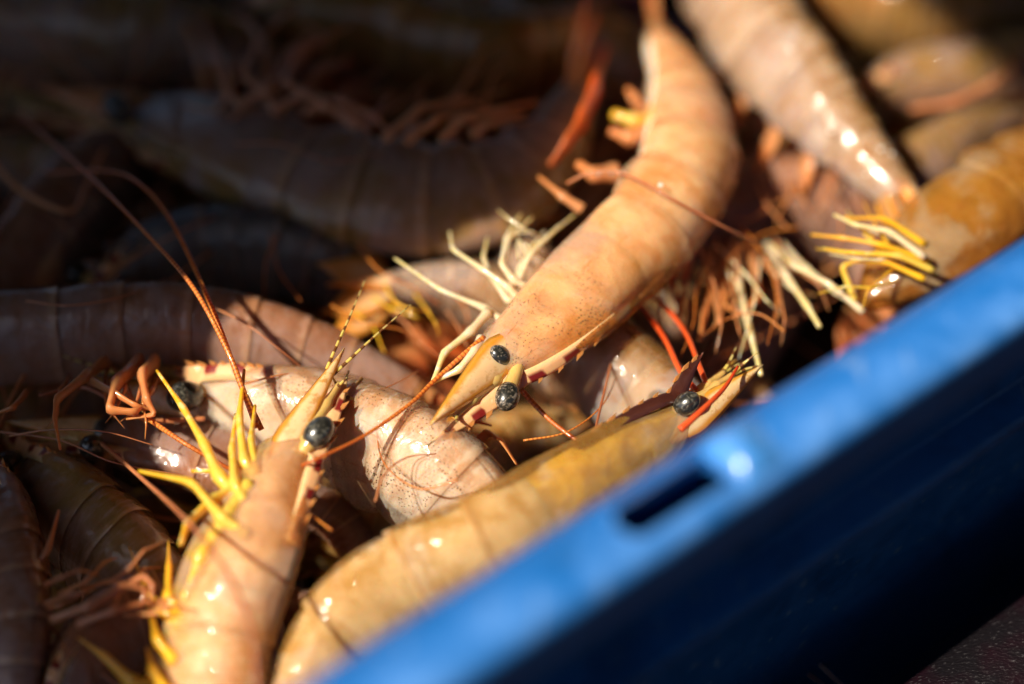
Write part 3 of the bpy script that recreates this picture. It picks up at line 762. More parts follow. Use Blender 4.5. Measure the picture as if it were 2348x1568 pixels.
def along(px, py, z=RIMZ):
    return float((P(px, py, z)[:2] - ra) @ rd)
s0, s1 = along(1415, 1205), along(1650, 1062)
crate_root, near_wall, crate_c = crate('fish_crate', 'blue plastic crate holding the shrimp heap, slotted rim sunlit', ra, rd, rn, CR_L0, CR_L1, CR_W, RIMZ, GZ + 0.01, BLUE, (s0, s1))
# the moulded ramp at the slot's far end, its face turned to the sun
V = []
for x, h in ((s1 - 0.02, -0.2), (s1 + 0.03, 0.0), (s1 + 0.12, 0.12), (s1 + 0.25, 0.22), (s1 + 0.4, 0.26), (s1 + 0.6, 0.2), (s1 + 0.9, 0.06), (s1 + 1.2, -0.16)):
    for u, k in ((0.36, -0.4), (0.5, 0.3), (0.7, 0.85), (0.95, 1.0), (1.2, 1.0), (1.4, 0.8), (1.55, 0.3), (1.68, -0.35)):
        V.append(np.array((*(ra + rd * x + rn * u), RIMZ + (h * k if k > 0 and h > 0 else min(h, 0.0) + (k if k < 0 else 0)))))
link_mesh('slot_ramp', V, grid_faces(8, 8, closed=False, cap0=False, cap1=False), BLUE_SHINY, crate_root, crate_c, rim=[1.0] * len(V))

# ------------------------------------------------------------------ unseen sheets added to block sun and sky light
def sheet(name, label, V0, nx, ny, colr, thick=0.15):
    V = [tuple(v) for v in V0] + [(v[0], v[1], v[2] + thick) for v in V0]
    n = nx * ny; F = []
    for i in range(nx - 1):
        for j in range(ny - 1):
            a = i * ny + j
            F.append((a, a + 1, a + ny + 1, a + ny)); F.append((n + a + ny, n + a + ny + 1, n + a + 1, n + a))
    for i in range(nx - 1):
        for j in (0, ny - 1):
            a = i * ny + j; F.append((a, a + ny, n + a + ny, n + a))
    for j in range(ny - 1):
        for i in (0, nx - 1):
            a = i * ny + j; F.append((a, a + 1, n + a + 1, n + a))
    m, nt, b = new_mat('cloth_' + name); b.inputs['Roughness'].default_value = 0.85
    tc = N(nt, 'ShaderNodeTexCoord'); n1 = N(nt, 'ShaderNodeTexNoise', i_Scale=12.0, i_Detail=5.0); nt.links.new(tc.outputs['Object'], n1.inputs['Vector'])
    nt.links.new(mixc(nt, n1.outputs['Fac'], tuple(v * 0.7 for v in colr), colr), b.inputs['Base Color'])
    o = link_mesh(name, V, F, m)
    o['label'] = label; o['category'] = name.split('_')[-1]
def light_blockers():
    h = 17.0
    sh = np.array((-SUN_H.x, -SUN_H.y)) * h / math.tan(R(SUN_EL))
    edge = [(300, 1900), (320, 1560), (330, 1150), (300, 970), (450, 805), (740, 630), (975, 548), (1088, 500), (1245, 466), (1325, 372), (1400, 200), (1480, -60), (1580, -400)]  # edge traced so the added sheet throws its shadow along this line
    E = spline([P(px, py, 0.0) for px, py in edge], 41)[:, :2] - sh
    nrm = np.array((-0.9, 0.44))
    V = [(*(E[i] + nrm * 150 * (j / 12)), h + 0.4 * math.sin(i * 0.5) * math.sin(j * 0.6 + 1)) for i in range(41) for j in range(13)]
    sheet('tarpaulin', 'dark ragged sheet added out of view to shade the far corner of the crate', V, 41, 13, (0.05, 0.04, 0.03))
    xl = lambda y: min(-24.0, max(-58.0, -36.0 - 0.64 * (y - 6.0)))  # added overhead sheet, left edge slanted to shade the upper right too
    V = [(xl(-120 + 10 * j) * (1 - i / 20) + 290 * i / 20, -120 + 10 * j, 70 + 2 * math.sin(i * 0.9) * math.cos(j * 0.35)) for i in range(21) for j in range(43)]
    sheet('market_canopy', 'brown cloth sheet added unseen high over the crate to block sky light', V, 21, 43, (0.08, 0.055, 0.035))
    V = [(-40 + 330 * i / 20, -60 + 4 * math.sin(i * 1.7) - 2 * j / 12, GZ + 1 + 80 * j / 12) for i in range(21) for j in range(13)]  # added sheet out of view, keeps the crate's outer wall dark
    sheet('side_blocker', 'dark brown cloth sheet added behind the camera to block side light', V, 21, 13, (0.05, 0.035, 0.025))
light_blockers()

c4 = [ra + rd * l - rn * w for l, w in ((CR_L0 + .3, .3), (CR_L1 - .3, .3), (CR_L1 - .3, CR_W - .3), (CR_L0 + .3, CR_W - .3))]
wm, wnt, wb = new_mat('dark_gap_fill'); wb.inputs['Base Color'].default_value = (0.03, 0.014, 0.006, 1); wb.inputs['Roughness'].default_value = 0.08
wo = link_mesh('gap_shade', [(*c, -5.2) for c in c4], [(0, 1, 2, 3)], wm, smooth=False); wo['kind'] = 'structure'  # dark sheet added over the crate floor to keep the gaps dark
# ------------------------------------------------------------------ shrimps
# the sunlit one on top of the heap, head low, tail curled away
A = prawn('shrimp', 'peach shrimp lying topmost on the heap, cream legs out, tail curled up', 
          [(1150, 826, 0.9), (1265, 725, 1.0), (1395, 600, 1.0), (1505, 480, 0.9), (1558, 385, 0.8), (1568, 290, 0.6), (1553, 190, 0.2), (1510, 95, -0.4)],
          (0.64, -0.67, 0.38), PEACH, CREAM_LEG, thick=1.08, eyes=[(1147, 818, 1.2, 0.25, 1), (1164, 908, 0.95, 0.27, -1)], legs=0, swim=(), swim_mat=PINK_LEG, ros=2.35, tip_d=0.3, flag=0.3, ant=False, mottled=True)
for pts in ([(1165, 745, 0.7), (1110, 705, 0.9), (1010, 665, 1.1), (905, 592, 0.9)], [(1200, 700, .8), (1165, 658, 1.1), (1108, 618, 1.2), (1038, 572, 1.0), (1031, 530, .7)],
            [(1210, 690, .6), (1165, 690, .8), (1125, 630, .9), (1108, 590, .7), (1118, 545, .5)], [(1230, 670, .7), (1175, 640, 1.0), (1150, 606, 1.1), (1160, 545, 1.0), (1195, 490, .7)]):
    A.leg_at(None, pts, CREAM_LEG, 0.1, 0.028)
A.leg_at(None, [(1153, 600, 1.05), (1168, 545, 1.0), (1222, 498, .7)], CREAM_LEG, 0.06, 0.03, name='claw')
for k, pts in enumerate(([(1190, 640, .9), (1215, 585, 1.1), (1265, 535, 1.0), (1320, 490, .7)], [(1180, 660, .8), (1205, 600, 1.0), (1240, 555, .9), (1285, 515, .7)], [(1170, 665, .9), (1195, 605, .9), (1225, 560, .7), (1250, 530, .6)])):
    A.leg_at(None, pts, CREAM_LEG, 0.07, 0.025)
A.leg_at(None, [(1120, 715, .9), (1080, 760, 1.0), (1018, 808, 1.0), (992, 878, .9)], CREAM_LEG, 0.12, 0.05, name='maxilliped')
A.leg_at(None, [(1105, 775, 1.2), (1088, 805, 1.2), (1052, 848, 1.1), (996, 874, .9)], CREAM_LEG, 0.12, 0.05, name='maxilliped')
A.feeler(None, [(1110, 772, 1.3), (1060, 815, 1.2), (992, 876, 1.0), (935, 930, 1.0), (830, 1002, 1.1), (730, 1050, 1.2), (690, 1068, 1.0)], ORANGE_WIRE, 0.055, 0.03)
A.feeler(None, [(1180, 870, .6), (1205, 905, .3), (1260, 962, .1), (1325, 1012, 0.0)], ORANGE_WIRE, 0.06, 0.05)
A.leg_at(None, [(1335, 480, .9), (1290, 450, 1.1), (1235, 405, 1.1)], PINK_LEG, 0.14, 0.04, name='swimmeret')
A.leg_at(None, [(1410, 395, .9), (1360, 400, 1.1), (1325, 375, 1.1)], PINK_LEG, 0.24, 0.1, name='swimmeret')
A.leg_at(None, [(1490, 300, .6), (1440, 315, .8), (1400, 300, .8)], PINK_LEG, 0.26, 0.1, name='swimmeret')
A.leg_at(None, [(1490, 280, .6), (1450, 275, .8), (1405, 262, .8)], YELLOW_LEG, 0.2, 0.12, name='swimmeret')

A.leg_at(None, [(1470, 250, .5), (1455, 225, .8), (1440, 205, .8)], PINK_LEG, 0.16, 0.08, name='swimmeret')
A.feeler(None, [(1300, 420, 1.6), (1350, 398, 1.9), (1430, 398, 2.05), (1540, 455, 2.1), (1660, 520, 1.5), (1740, 560, .6)], BROWN_WIRE, .035, .03)

# the one rearing up in the near corner with yellow legs
B = prawn('shrimp', 'honey coloured shrimp with bright yellow legs, its head raised beside the crate rim',
          [(668, 1040, 0.6), (622, 1120, 0.5), (566, 1260, 0.2), (515, 1400, -0.3), (478, 1560, -0.8), (450, 1750, -1.3), (440, 1950, -1.8), (450, 2150, -2.3), (480, 2300, -2.9)],
          (0.93, 0.25, 0.22), HONEY, YELLOW_LEG, thick=1.1, eyes=[(730, 992, 1.1, 0.3, 1), (688, 988, 0.4, 0.24, -1)], legs=0, swim=(), ros=2.0, tip_d=0.2, flag=0.1, ant=False, scale_w=0.3)
for pts, r in (([(575, 1180, 0.75), (500, 1090, 0.85), (470, 1020, 0.95), (420, 935, 0.95), (360, 850, 0.75)], 0.15), ([(570, 1230, 0.85), (510, 1190, 1.05), (440, 1105, 1.15), (318, 1080, 0.95)], 0.14),
               ([(560, 1150, 0.95), (538, 1110, 1.05), (532, 1030, 1.05), (540, 950, 0.85)], 0.13), ([(600, 1110, 0.75), (560, 1060, 0.95), (548, 960, 1.05), (560, 848, 1.05)], 0.14),
               ([(590, 1090, 0.95), (575, 1010, 0.95), (585, 930, 0.85)], 0.1), ([(555, 1170, 0.65), (520, 1120, 0.75), (500, 1080, 0.75), (440, 1080, 0.65)], 0.1)):
    B.leg_at(None, pts, YELLOW_LEG, r * 1.4, 0.04, squash=0.8)
for pts, r in (([(420, 1440, -0.05), (365, 1395, 0.05), (330, 1340, 0.05), (296, 1255, -0.05)], 0.15), ([(425, 1420, 0.05), (385, 1370, 0.15), (388, 1300, 0.15), (386, 1238, -0.05)], 0.16),
               ([(380, 1580, -0.55), (300, 1565, -0.25), (240, 1505, -0.15), (178, 1462, -0.25)], 0.17), ([(405, 1520, -0.15), (360, 1470, -0.05), (345, 1400, -0.05), (325, 1350, -0.25)], 0.15), ([(390, 1600, -0.15), (350, 1540, -0.05), (335, 1480, -0.05)], 0.18)):
    B.leg_at(None, pts, AMBER_LEG, r * 1.5, 0.015, squash=0.65)
B.feeler(None, [(590, 980, 0.65), (556, 890, 1.05), (520, 800, 1.45), (440, 655, 1.85), (330, 530, 1.95), (200, 398, 1.45), (40, 258, 0.65)], ORANGE_WIRE, 0.07, 0.03)
B.feeler(None, [(600, 985, 0.55), (548, 870, 1.05), (490, 715, 1.45), (400, 520, 1.65), (330, 430, 1.65), (250, 392, 1.25), (105, 396, 0.65)], ORANGE_WIRE, 0.065, 0.028)
B.feeler(None, [(735, 885, 1.05), (760, 820, 1.25), (800, 730, 1.45), (838, 640, 1.55)], BANDED_WIRE, 0.05, 0.012, name='antennule')
B.feeler(None, [(740, 880, 1.05), (790, 835, 1.25), (860, 770, 1.45), (942, 698, 1.55)], BANDED_WIRE, 0.05, 0.012, name='antennule')

B.leg_at(None, [(575, 1120, 0.8), (525, 1190, 0.8), (465, 1280, 0.6), (432, 1370, 0.2), (415, 1450, -0.2)], YELLOW_LEG, 0.36, 0.14, name='belly_flap', squash=0.6)
B.leg_at(None, [(560, 1110, 0.8), (485, 1150, 0.9), (430, 1200, 0.9), (415, 1250, 0.6)], YELLOW_LEG, 0.22, 0.1, name='belly_flap', squash=0.4)
# the milky one behind it, speckled gill cover
C = prawn('shrimp', 'milky pink shrimp with finely speckled shell, pinned under the yellow-legged one\'s head',
          [(470, 915, -0.9), (600, 945, -0.9), (760, 985, -0.8), (900, 1040, -0.6), (1030, 1120, -0.8), (1100, 1230, -1.5), (1080, 1370, -2.4), (960, 1440, -3.0)],
          (0.25, 0.72, 0.6), MILK, AMBER_LEG, thick=1.22, eyes=[(425, 908, -0.2, 0.36, 1)], legs=3, ros=0.6, flag=1.2, swim=(1, 2), seed=3, ant=False)
C.leg_at(None, [(1075, 1030, -.6), (1120, 990, -.3), (1150, 1010, -.2), (1185, 1065, -.2)], PINK_LEG, 0.2, 0.06, name='swimmeret', squash=0.35)
C.leg_at(None, [(1060, 1010, -.6), (1085, 965, -.4), (1125, 975, -.3)], ORANGE_TAIL, 0.18, 0.08, name='swimmeret', squash=0.3)
C.feeler(None, [(470, 960, -.4), (330, 960, -.3), (200, 890, -.2), (90, 905, -.2)], BROWN_WIRE, .06, .04)

# the golden one along the rim
D = prawn('shrimp', 'golden shrimp along the inside of the blue rim, dark saw-toothed beak',
          [(1560, 965, 0.4), (1460, 1035, 0.4), (1320, 1130, 0.35), (1150, 1230, 0.3), (980, 1310, -0.1), (855, 1390, -0.4), (775, 1490, -0.8), (735, 1610, -1.1), (730, 1760, -1.4), (780, 1900, -1.5), (900, 2000, -2.2)],
          (-0.5, 0.75, 0.43), GOLD, AMBER_LEG, thick=0.95, crest=DARK_CREST, eyes=[(1574, 925, 0.95, 0.25, -1), (1510, 915, -0.5, 0.26, 1)], legs=4, ros=1.15, tip_d=1.05, flag=0.7, seed=5, pleura=0.4, ant=False)
D.feeler(None, [(1600, 900, 0.6), (1560, 850, .5), (1520, 770, .2), (1450, 672, -.4), (1400, 600, -1.0)], RED_WIRE, 0.07, 0.05)
D.feeler(None, [(1620, 880, 0.6), (1603, 838, .6), (1570, 760, .3), (1512, 692, 0), (1430, 640, -.8)], RED_WIRE, 0.065, 0.05)
D.feeler(None, [(1560, 985, 1.2), (1610, 940, 1.3), (1660, 890, 1.2), (1692, 840, 1.1)], RED_WIRE, 0.08, 0.03)
D.feeler(None, [(1412, 790, -.2), (1390, 880, .2), (1365, 985, .6)], BROWN_WIRE, 0.03, 0.03)

# long mauve one lying across the left, in half shade
E = prawn('shrimp', 'mauve brown shrimp stretched level behind the speckled one, pink swimmerets hanging',
          [(-330, 800, -0.6), (-200, 790, -0.6), (-50, 782, -0.5), (150, 770, -0.5), (350, 762, -0.5), (560, 780, -0.6), (760, 830, -0.9), (930, 900, -1.4)],
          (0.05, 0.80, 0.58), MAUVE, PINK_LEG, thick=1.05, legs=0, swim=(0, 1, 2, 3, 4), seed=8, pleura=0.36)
for pts, r in (([(240, 830, 0.0), (200, 860, .5), (130, 915, .6), (125, 960, .5), (138, 1030, .3)], .17), ([(320, 830, .1), (265, 880, .6), (250, 940, .6), (310, 945, .6), (345, 920, .4)], .22),
               ([(355, 830, .1), (325, 860, .6), (335, 915, .7), (355, 950, .5), (290, 960, .3)], .2), ([(205, 870, .3), (260, 900, .6), (310, 930, .6), (350, 940, .4)], .14), ([(60, 900, 0), (30, 935, .2), (0, 945, .1)], .1)):
    E.leg_at(None, pts, PINK_LEG, r * 1.05, .04, name='swimmeret', squash=.6)

F = prawn('shrimp', 'dusky pink shrimp low in the heap, head poking out under pink swimmerets',
          [(235, 1010, -1.5), (330, 1015, -1.5), (470, 1045, -1.5), (640, 1100, -1.8), (760, 1170, -2.4), (830, 1270, -3.0)],
          (-0.15, -0.35, 0.85), MAUVE, RUST_LEG, thick=0.95, eyes=[(212, 1026, -0.8, 0.3, 1), (240, 985, -1.2, 0.25, -1)], legs=3, ros=2.0, seed=10, ant=False)
F.feeler(None, [(230, 1015, -.6), (320, 1092, 0.3), (430, 1195, 1.5), (520, 1310, 2.0), (575, 1440, 2.0), (592, 1600, 1.6)], BROWN_WIRE, 0.05, 0.035)
F.feeler(None, [(340, 960, .2), (430, 1020, .3), (545, 1085, -.2)], ORANGE_WIRE, 0.06, 0.04)

# the big brown one lying on its back in the shade
G = prawn('shrimp', 'large brown shrimp on its back in the shade, belly and legs up',
          [(330, 280, -0.9), (460, 315, -0.8), (640, 385, -0.7), (820, 440, -0.6), (1000, 462, -0.6), (1150, 430, -0.5), (1250, 340, -0.4), (1310, 230, -0.3)],
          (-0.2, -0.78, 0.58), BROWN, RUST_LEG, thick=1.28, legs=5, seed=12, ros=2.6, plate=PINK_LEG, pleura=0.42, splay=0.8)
for pts in ([(560, 250, .6), (520, 205, .9), (490, 150, 1.0), (475, 90, .8)], [(650, 260, .6), (560, 170, 1.0), (590, 95, 1.0), (680, 10, .7)], [(820, 290, .6), (740, 235, 1.0), (655, 190, 1.1), (680, 115, 1.0), (800, 60, .8)], [(700, 250, .5), (780, 250, .9), (830, 290, .7)]):
    G.leg_at(None, pts, RUST_LEG, 0.13, 0.05)
for pts in ([(700, 260, .6), (760, 225, .9), (850, 260, .9), (900, 310, .6)], [(620, 255, .7), (700, 215, 1.0), (790, 230, 1.0), (845, 300, .7)], [(880, 320, .6), (960, 250, .9), (1060, 225, .9), (1120, 250, .6)], [(930, 325, .6), (1000, 275, .9), (1090, 235, .8)],
            [(1010, 320, .5), (1060, 270, .9), (1150, 250, .9), (1230, 235, .7)], [(1080, 310, .5), (1120, 280, .8), (1200, 260, .8)], [(560, 235, .7), (620, 200, 1.0), (660, 120, .9), (720, 70, .6)]):
    G.leg_at(None, pts, PINK_LEG if pts[0][0] > 850 else RUST_LEG, 0.12, 0.05, name='swimmeret' if pts[0][0] > 850 else 'walking_leg')
G.leg_at(None, [(1262, 380, .7), (1300, 330, 1.0), (1335, 275, 1.0), (1368, 195, .8)], RED_FLAP, .14, .42, name='swimmeret', squash=.3)
H = prawn('shrimp', 'amber brown shrimp beyond the upturned one, back rounded towards the shade',
          [(560, 60, -1.2), (700, 40, -1.0), (860, 60, -0.9), (1020, 110, -1.0), (1160, 130, -1.2), (1300, 90, -1.8), (1380, -20, -2.4)],
          (-0.1, 0.55, 0.8), OLIVE, RUST_LEG, thick=1.2, legs=4, seed=14)
I = prawn('shrimp', 'pale pearl shrimp stretched out behind the curled one, tail on the leggy shrimp',
          [(1500, -330, 0.4), (1560, -220, 0.4), (1650, -70, 0.3), (1745, 95, 0.2), (1850, 230, 0.1), (1950, 340, 0.0), (2050, 445, -0.2)],
          (0.62, 0.55, 0.55), PEARL, PINK_LEG, thick=1.18, legs=0, swim=(2, 3, 4), seed=16, head=False, tail=PEACH_PLATE)
J = prawn('shrimp', 'ochre shrimp against the crate rim, clutch of yellow legs spread over its face',
          [(2030, 655, 0.0), (2110, 590, 0.2), (2210, 510, 0.3), (2330, 430, 0.2), (2450, 370, 0.0), (2570, 370, -.5), (2650, 440, -1.2)],
          (0.35, -0.50, 0.6), OCHRE, YELLOW_LEG, thick=1.18, legs=0, swim=(), seed=18, ros=2.6, eyes=[(2015, 690, 0.1, 0.2, -1), (2070, 715, 0.0, 0.2, 1)], ant=False, flag=0.1, head=False)
for pts, m in (([(2120, 590, 1.2), (2040, 530, 1.5), (1960, 515, 1.5), (1912, 492, 1.3)], CREAM_LEG), ([(2130, 600, 1.0), (2020, 560, 1.4), (1930, 545, 1.3), (1860, 538, 1.0)], AMBER_LEG),
               ([(2140, 620, 1.1), (2060, 585, 1.4), (1960, 580, 1.4), (1886, 570, 1.1)], YELLOW_LEG), ([(2120, 640, 1.0), (2030, 600, 1.2), (1950, 600, 1.2)], AMBER_LEG), ([(2120, 560, 1.0), (2030, 500, 1.3), (1930, 500, 1.2)], AMBER_LEG),
               ([(1980, 715, 0.2), (1900, 650, .5), (1820, 610, .3), (1770, 560, -.2)], CREAM_LEG), ([(1960, 690, .3), (1930, 610, 0.8), (1990, 590, 1.0)], YELLOW_LEG)):
    J.leg_at(None, pts, m, 0.085, 0.03)
K = prawn('shrimp', 'pale shrimp buried under the curled one, orange tail fan showing',
          [(1380, 900, -2.9), (1300, 830, -2.6), (1220, 750, -2.2), (1130, 690, -1.8), (1040, 660, -1.5), (960, 655, -1.3), (900, 655, -1.2)],
          (0.1, 0.5, 0.8), PEARL, AMBER_LEG, thick=0.95, legs=0, seed=20, swim=(), tail=ORANGE_FAN)
Lp = prawn('shrimp', 'grey white shrimp beneath the head of the curled one, broad pale shell sunlit',
          [(1680, 1120, -1.8), (1590, 1020, -1.6), (1480, 920, -1.1), (1370, 830, -1.0), (1270, 740, -1.3), (1200, 640, -2.0), (1190, 500, -2.8)],
          (0.55, 0.5, 0.66), PEARL, RUST_LEG, thick=1.12, legs=0, seed=22, swim=(), head=False)
M = prawn('shrimp', 'shrimp with pale thin legs dangling, deep between curled one and crate rim',
          [(1560, 560, -2.2), (1640, 500, -2.0), (1760, 450, -1.8), (1880, 480, -1.9), (1980, 560, -2.4), (2010, 680, -3.0)],
          (0.2, 0.75, 0.5), MAUVE, PINK_LEG, thick=1.05, legs=4, seed=24, crest=RED_WIRE, ant=False)
for pts, m in (([(1760, 560, -.8), (1800, 630, -.3), (1850, 700, 0), (1880, 750, 0)], CREAM_LEG), ([(1790, 560, -.8), (1850, 620, -.2), (1920, 670, 0), (1960, 700, 0)], CREAM_LEG), ([(1700, 560, -1), (1690, 640, -.5), (1720, 760, -.2), (1745, 860, 0)], CREAM_LEG),
               ([(1680, 560, -1), (1640, 640, -.6), (1615, 720, -.4), (1605, 780, -.4)], PINK_LEG), ([(1700, 570, -1), (1660, 660, -.6), (1650, 740, -.5)], PINK_LEG), ([(1720, 560, -.8), (1740, 680, -.4), (1700, 720, -.4), (1660, 700, -.6)], PINK_LEG),
               ([(1560, 560, -.9), (1540, 640, -.6), (1560, 720, -.6)], RED_WIRE), ([(1590, 560, -.9), (1570, 640, -.6), (1550, 740, -.6)], RED_WIRE)):
    M.leg_at(None, pts, m, 0.11, 0.05)
for host, lst in ((C, [[(700, 900, .5), (790, 905, .6), (880, 890, .5), (960, 850, .3)], [(560, 880, .4), (640, 860, .5), (720, 850, .3)], [(860, 1150, .6), (880, 1090, .75), (930, 1050, .7), (1000, 1040, .6)]]),
                  (D, [[(1200, 1010, .2), (1300, 990, .3), (1380, 930, .2), (1420, 850, -.2)], [(760, 1215, .8), (690, 1170, .4), (600, 1170, .3)], [(1050, 1100, .9), (960, 1120, .6), (880, 1060, .5), (860, 960, .5)]]),
                  (K, [[(820, 560, -.2), (870, 620, 0), (950, 660, -.1), (1010, 700, -.3)], [(760, 700, -.3), (840, 740, -.1), (930, 760, -.2), (1010, 820, -.4)], [(620, 540, -.5), (640, 620, -.2), (690, 690, -.2)], [(640, 530, -.5), (610, 600, -.2), (605, 690, -.3)]]),
                  (E, [[(60, 690, .8), (160, 700, .9), (280, 680, .8), (380, 640, .4)], [(480, 700, .6), (560, 740, .8), (640, 800, .6), (700, 850, .2)], [(20, 1000, -.2), (120, 985, .1), (240, 990, .2), (350, 1020, 0)], [(0, 990, -.4), (140, 1010, -.3), (260, 1060, -.3), (420, 1090, -.6)]]),
                  (M, [[(1640, 580, -.4), (1600, 650, -.1), (1590, 740, 0), (1560, 820, 0)], [(1800, 760, .2), (1740, 720, .3), (1670, 730, .1), (1610, 770, -.1)], [(1700, 520, -.3), (1760, 600, 0), (1780, 690, .1), (1760, 790, 0)], [(1830, 520, -.3), (1740, 540, -.1), (1660, 600, -.1)]]),
                  (G, [[(540, 330, .7), (640, 330, .9), (760, 370, .9), (880, 350, .8)], [(420, 240, .6), (520, 260, .8), (640, 240, .7), (760, 160, .4)]])):
    for pts in lst:
        host.feeler(None, pts, BROWN_WIRE if host in (C, E, G) else ORANGE_WIRE, 0.026, 0.012, name='antennule')
# dense thin legs in the gaps, each a jointed limb of the shrimp it hangs from
g2 = np.random.default_rng(5)
def strands(host, x0, x1, y0, y1, zs, ang, n, mats, ln=130, r=0.06):
    for k in range(n):
        x, y, a = g2.uniform(x0, x1), g2.uniform(y0, y1), R(ang + g2.uniform(-32, 32))
        z = zs + g2.uniform(-.3, .3); pts = [(x, y, z - .5)]
        for q in range(3):
            d = ln * (0.5, 0.45, 0.35)[q] * g2.uniform(.7, 1.2)
            x += d * math.cos(a); y -= d * math.sin(a); a += R(g2.uniform(-38, 38)); pts.append((x, y, z + (.1, .15, -.2)[q]))
        host.leg_at(None, pts, mats[k % len(mats)], r * g2.uniform(.8, 1.2), .014, squash=.7)
strands(M, 1600, 1800, 540, 600, -.3, -75, 13, (PINK_LEG, CREAM_LEG, RUST_LEG), 170)
strands(M, 1480, 1620, 520, 640, -.7, -80, 6, (RUST_LEG, RED_FLAP), 140)
strands(J, 2060, 2150, 560, 640, 1.0, 172, 8, (AMBER_LEG, YELLOW_LEG, CREAM_LEG), 170, .055)
strands(E, 90, 380, 830, 870, .2, -95, 9, (PINK_LEG, RUST_LEG), 110, .075)
strands(A, 1195, 1290, 530, 640, .8, 125, 5, (CREAM_LEG,), 90, .05)
strands(G, 480, 1120, 240, 320, .3, 50, 15, (RUST_LEG, PINK_LEG), 150, .07)
strands(K, 800, 1050, 640, 740, -.7, -60, 7, (AMBER_LEG, RUST_LEG), 110)
strands(I, 1700, 1960, 330, 430, -.6, -100, 8, (RUST_LEG, PINK_LEG), 130)
# shaded ones along the left edge and the far side
N1 = prawn('shrimp', 'dark bluish shrimp half lost in shade below the upturned brown one',
          [(240, 690, -2.0), (350, 610, -1.8), (500, 575, -1.7), (650, 590, -1.7), (800, 640, -1.9), (900, 730, -2.4)],
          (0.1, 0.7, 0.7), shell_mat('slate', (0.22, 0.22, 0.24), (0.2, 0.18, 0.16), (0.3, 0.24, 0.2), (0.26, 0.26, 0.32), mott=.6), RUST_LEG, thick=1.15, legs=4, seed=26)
N2 = prawn('shrimp', 'dusky shrimp at the heap edge, long pale feeler looped over it',
          [(-60, 760, -1.6), (40, 640, -1.3), (130, 520, -1.2), (220, 430, -1.3), (300, 380, -1.8), (420, 360, -2.4)],
          (-0.6, 0.4, 0.7), MAUVE, RUST_LEG, thick=1.05, legs=3, seed=28)
N2.feeler(None, [(-20, 370, .2), (40, 430, .3), (120, 475, .3), (170, 480, .2), (200, 420, 0), (240, 340, 0)], PINK_LEG, .07, .05)
N3 = prawn('shrimp', 'dim brown shrimp lying beyond the beak of the upturned one',
          [(-80, 30, -1.2), (60, 60, -1.0), (220, 80, -0.9), (400, 90, -1.0), (560, 120, -1.4), (700, 180, -2.2)],
          (0.1, 0.5, 0.8), BROWN, RUST_LEG, thick=1.2, legs=4, seed=30)
N4 = prawn('shrimp', 'dark speckled shrimp in shade beside the yellow-legged one, rusty legs folded',
          [(70, 1090, -1.7), (140, 1150, -1.6), (240, 1240, -1.5), (330, 1340, -1.7), (400, 1450, -2.2), (430, 1580, -2.8)],
          (0.45, 0.5, 0.7), BROWN, RUST_LEG, thick=1.1, legs=0, seed=32)
for pts in ([(200, 1400, 0), (260, 1360, .4), (330, 1320, .5), (350, 1340, .5), (345, 1390, .3)], [(120, 1420, 0), (200, 1390, .5), (280, 1340, .6), (335, 1350, .4), (320, 1400, .2)], [(180, 1430, .1), (260, 1400, .5), (350, 1375, .4)], [(60, 1330, -.3), (110, 1260, 0), (135, 1170, .1)]):
    N4.leg_at(None, pts, RUST_LEG, .095, .03)
strands(N4, 60, 330, 1330, 1460, .1, 20, 11, (RUST_LEG, PINK_LEG), 120)
N5 = prawn('shrimp', 'brownish shrimp cut by the heap corner, gill cover turned to the light',
          [(-60, 1090, -1.0), (-20, 1180, -0.9), (10, 1330, -0.8), (20, 1480, -1.0), (0, 1640, -1.5), (-60, 1760, -2)],
          (0.7, 0.1, 0.7), MAUVE, AMBER_LEG, thick=0.95, legs=3, seed=34)
N6 = prawn('shrimp', 'grey shrimp below the yellow-legged one, near the crate wall',
          [(140, 1620, -1.5), (190, 1540, -1.4), (270, 1450, -1.5), (400, 1400, -1.8), (520, 1420, -2.3), (640, 1500, -3)],
          (-0.3, 0.5, 0.8), MAUVE, RUST_LEG, thick=0.95, legs=3, seed=36)
N7 = prawn('shrimp', 'olive shrimp at the far side beyond the pearl one',
          [(1760, -40, -1.8), (1880, -10, -1.8), (2020, 20, -1.8), (2180, 40, -1.8), (2340, 30, -2.0), (2460, 60, -2.4)],
          (0.0, 0.5, 0.8), OLIVE, RUST_LEG, thick=1.25, legs=3, seed=38)
N8 = prawn('shrimp', 'greyish shrimp with an amber leg along it, between pearl and ochre ones',
          [(1980, 230, -2.4), (2080, 200, -2.3), (2200, 180, -2.2), (2350, 160, -2.2), (2480, 170, -2.4), (2580, 240, -2.8)],
          (0.1, 0.5, 0.8), BROWN, RUST_LEG, thick=1.1, legs=3, seed=40)
N8.leg_at(None, [(2360, 130, -1.0), (2280, 190, -.9), (2190, 235, -1.0), (2090, 250, -1.3)], RUST_LEG, .13, .07)
N9 = prawn('shrimp', 'brown shrimp in the dark gap behind the curled one and the pearl one',
          [(1120, 40, -2.4), (1220, 90, -2.2), (1340, 110, -2.2), (1450, 170, -2.4), (1560, 260, -2.6), (1700, 330, -2.8)],
          (0.1, 0.6, 0.7), BROWN, RUST_LEG, thick=1.1, legs=3, seed=42)
N10 = prawn('shrimp', 'dark shrimp filling the hollow between pearl and ochre shrimps',
          [(1720, 330, -2.8), (1830, 400, -2.6), (1960, 450, -2.6), (2090, 420, -2.4), (2220, 330, -2.4), (2330, 270, -2.6)],
          (0.1, 0.6, 0.7), BROWN, RUST_LEG, thick=1.1, legs=3, seed=44)
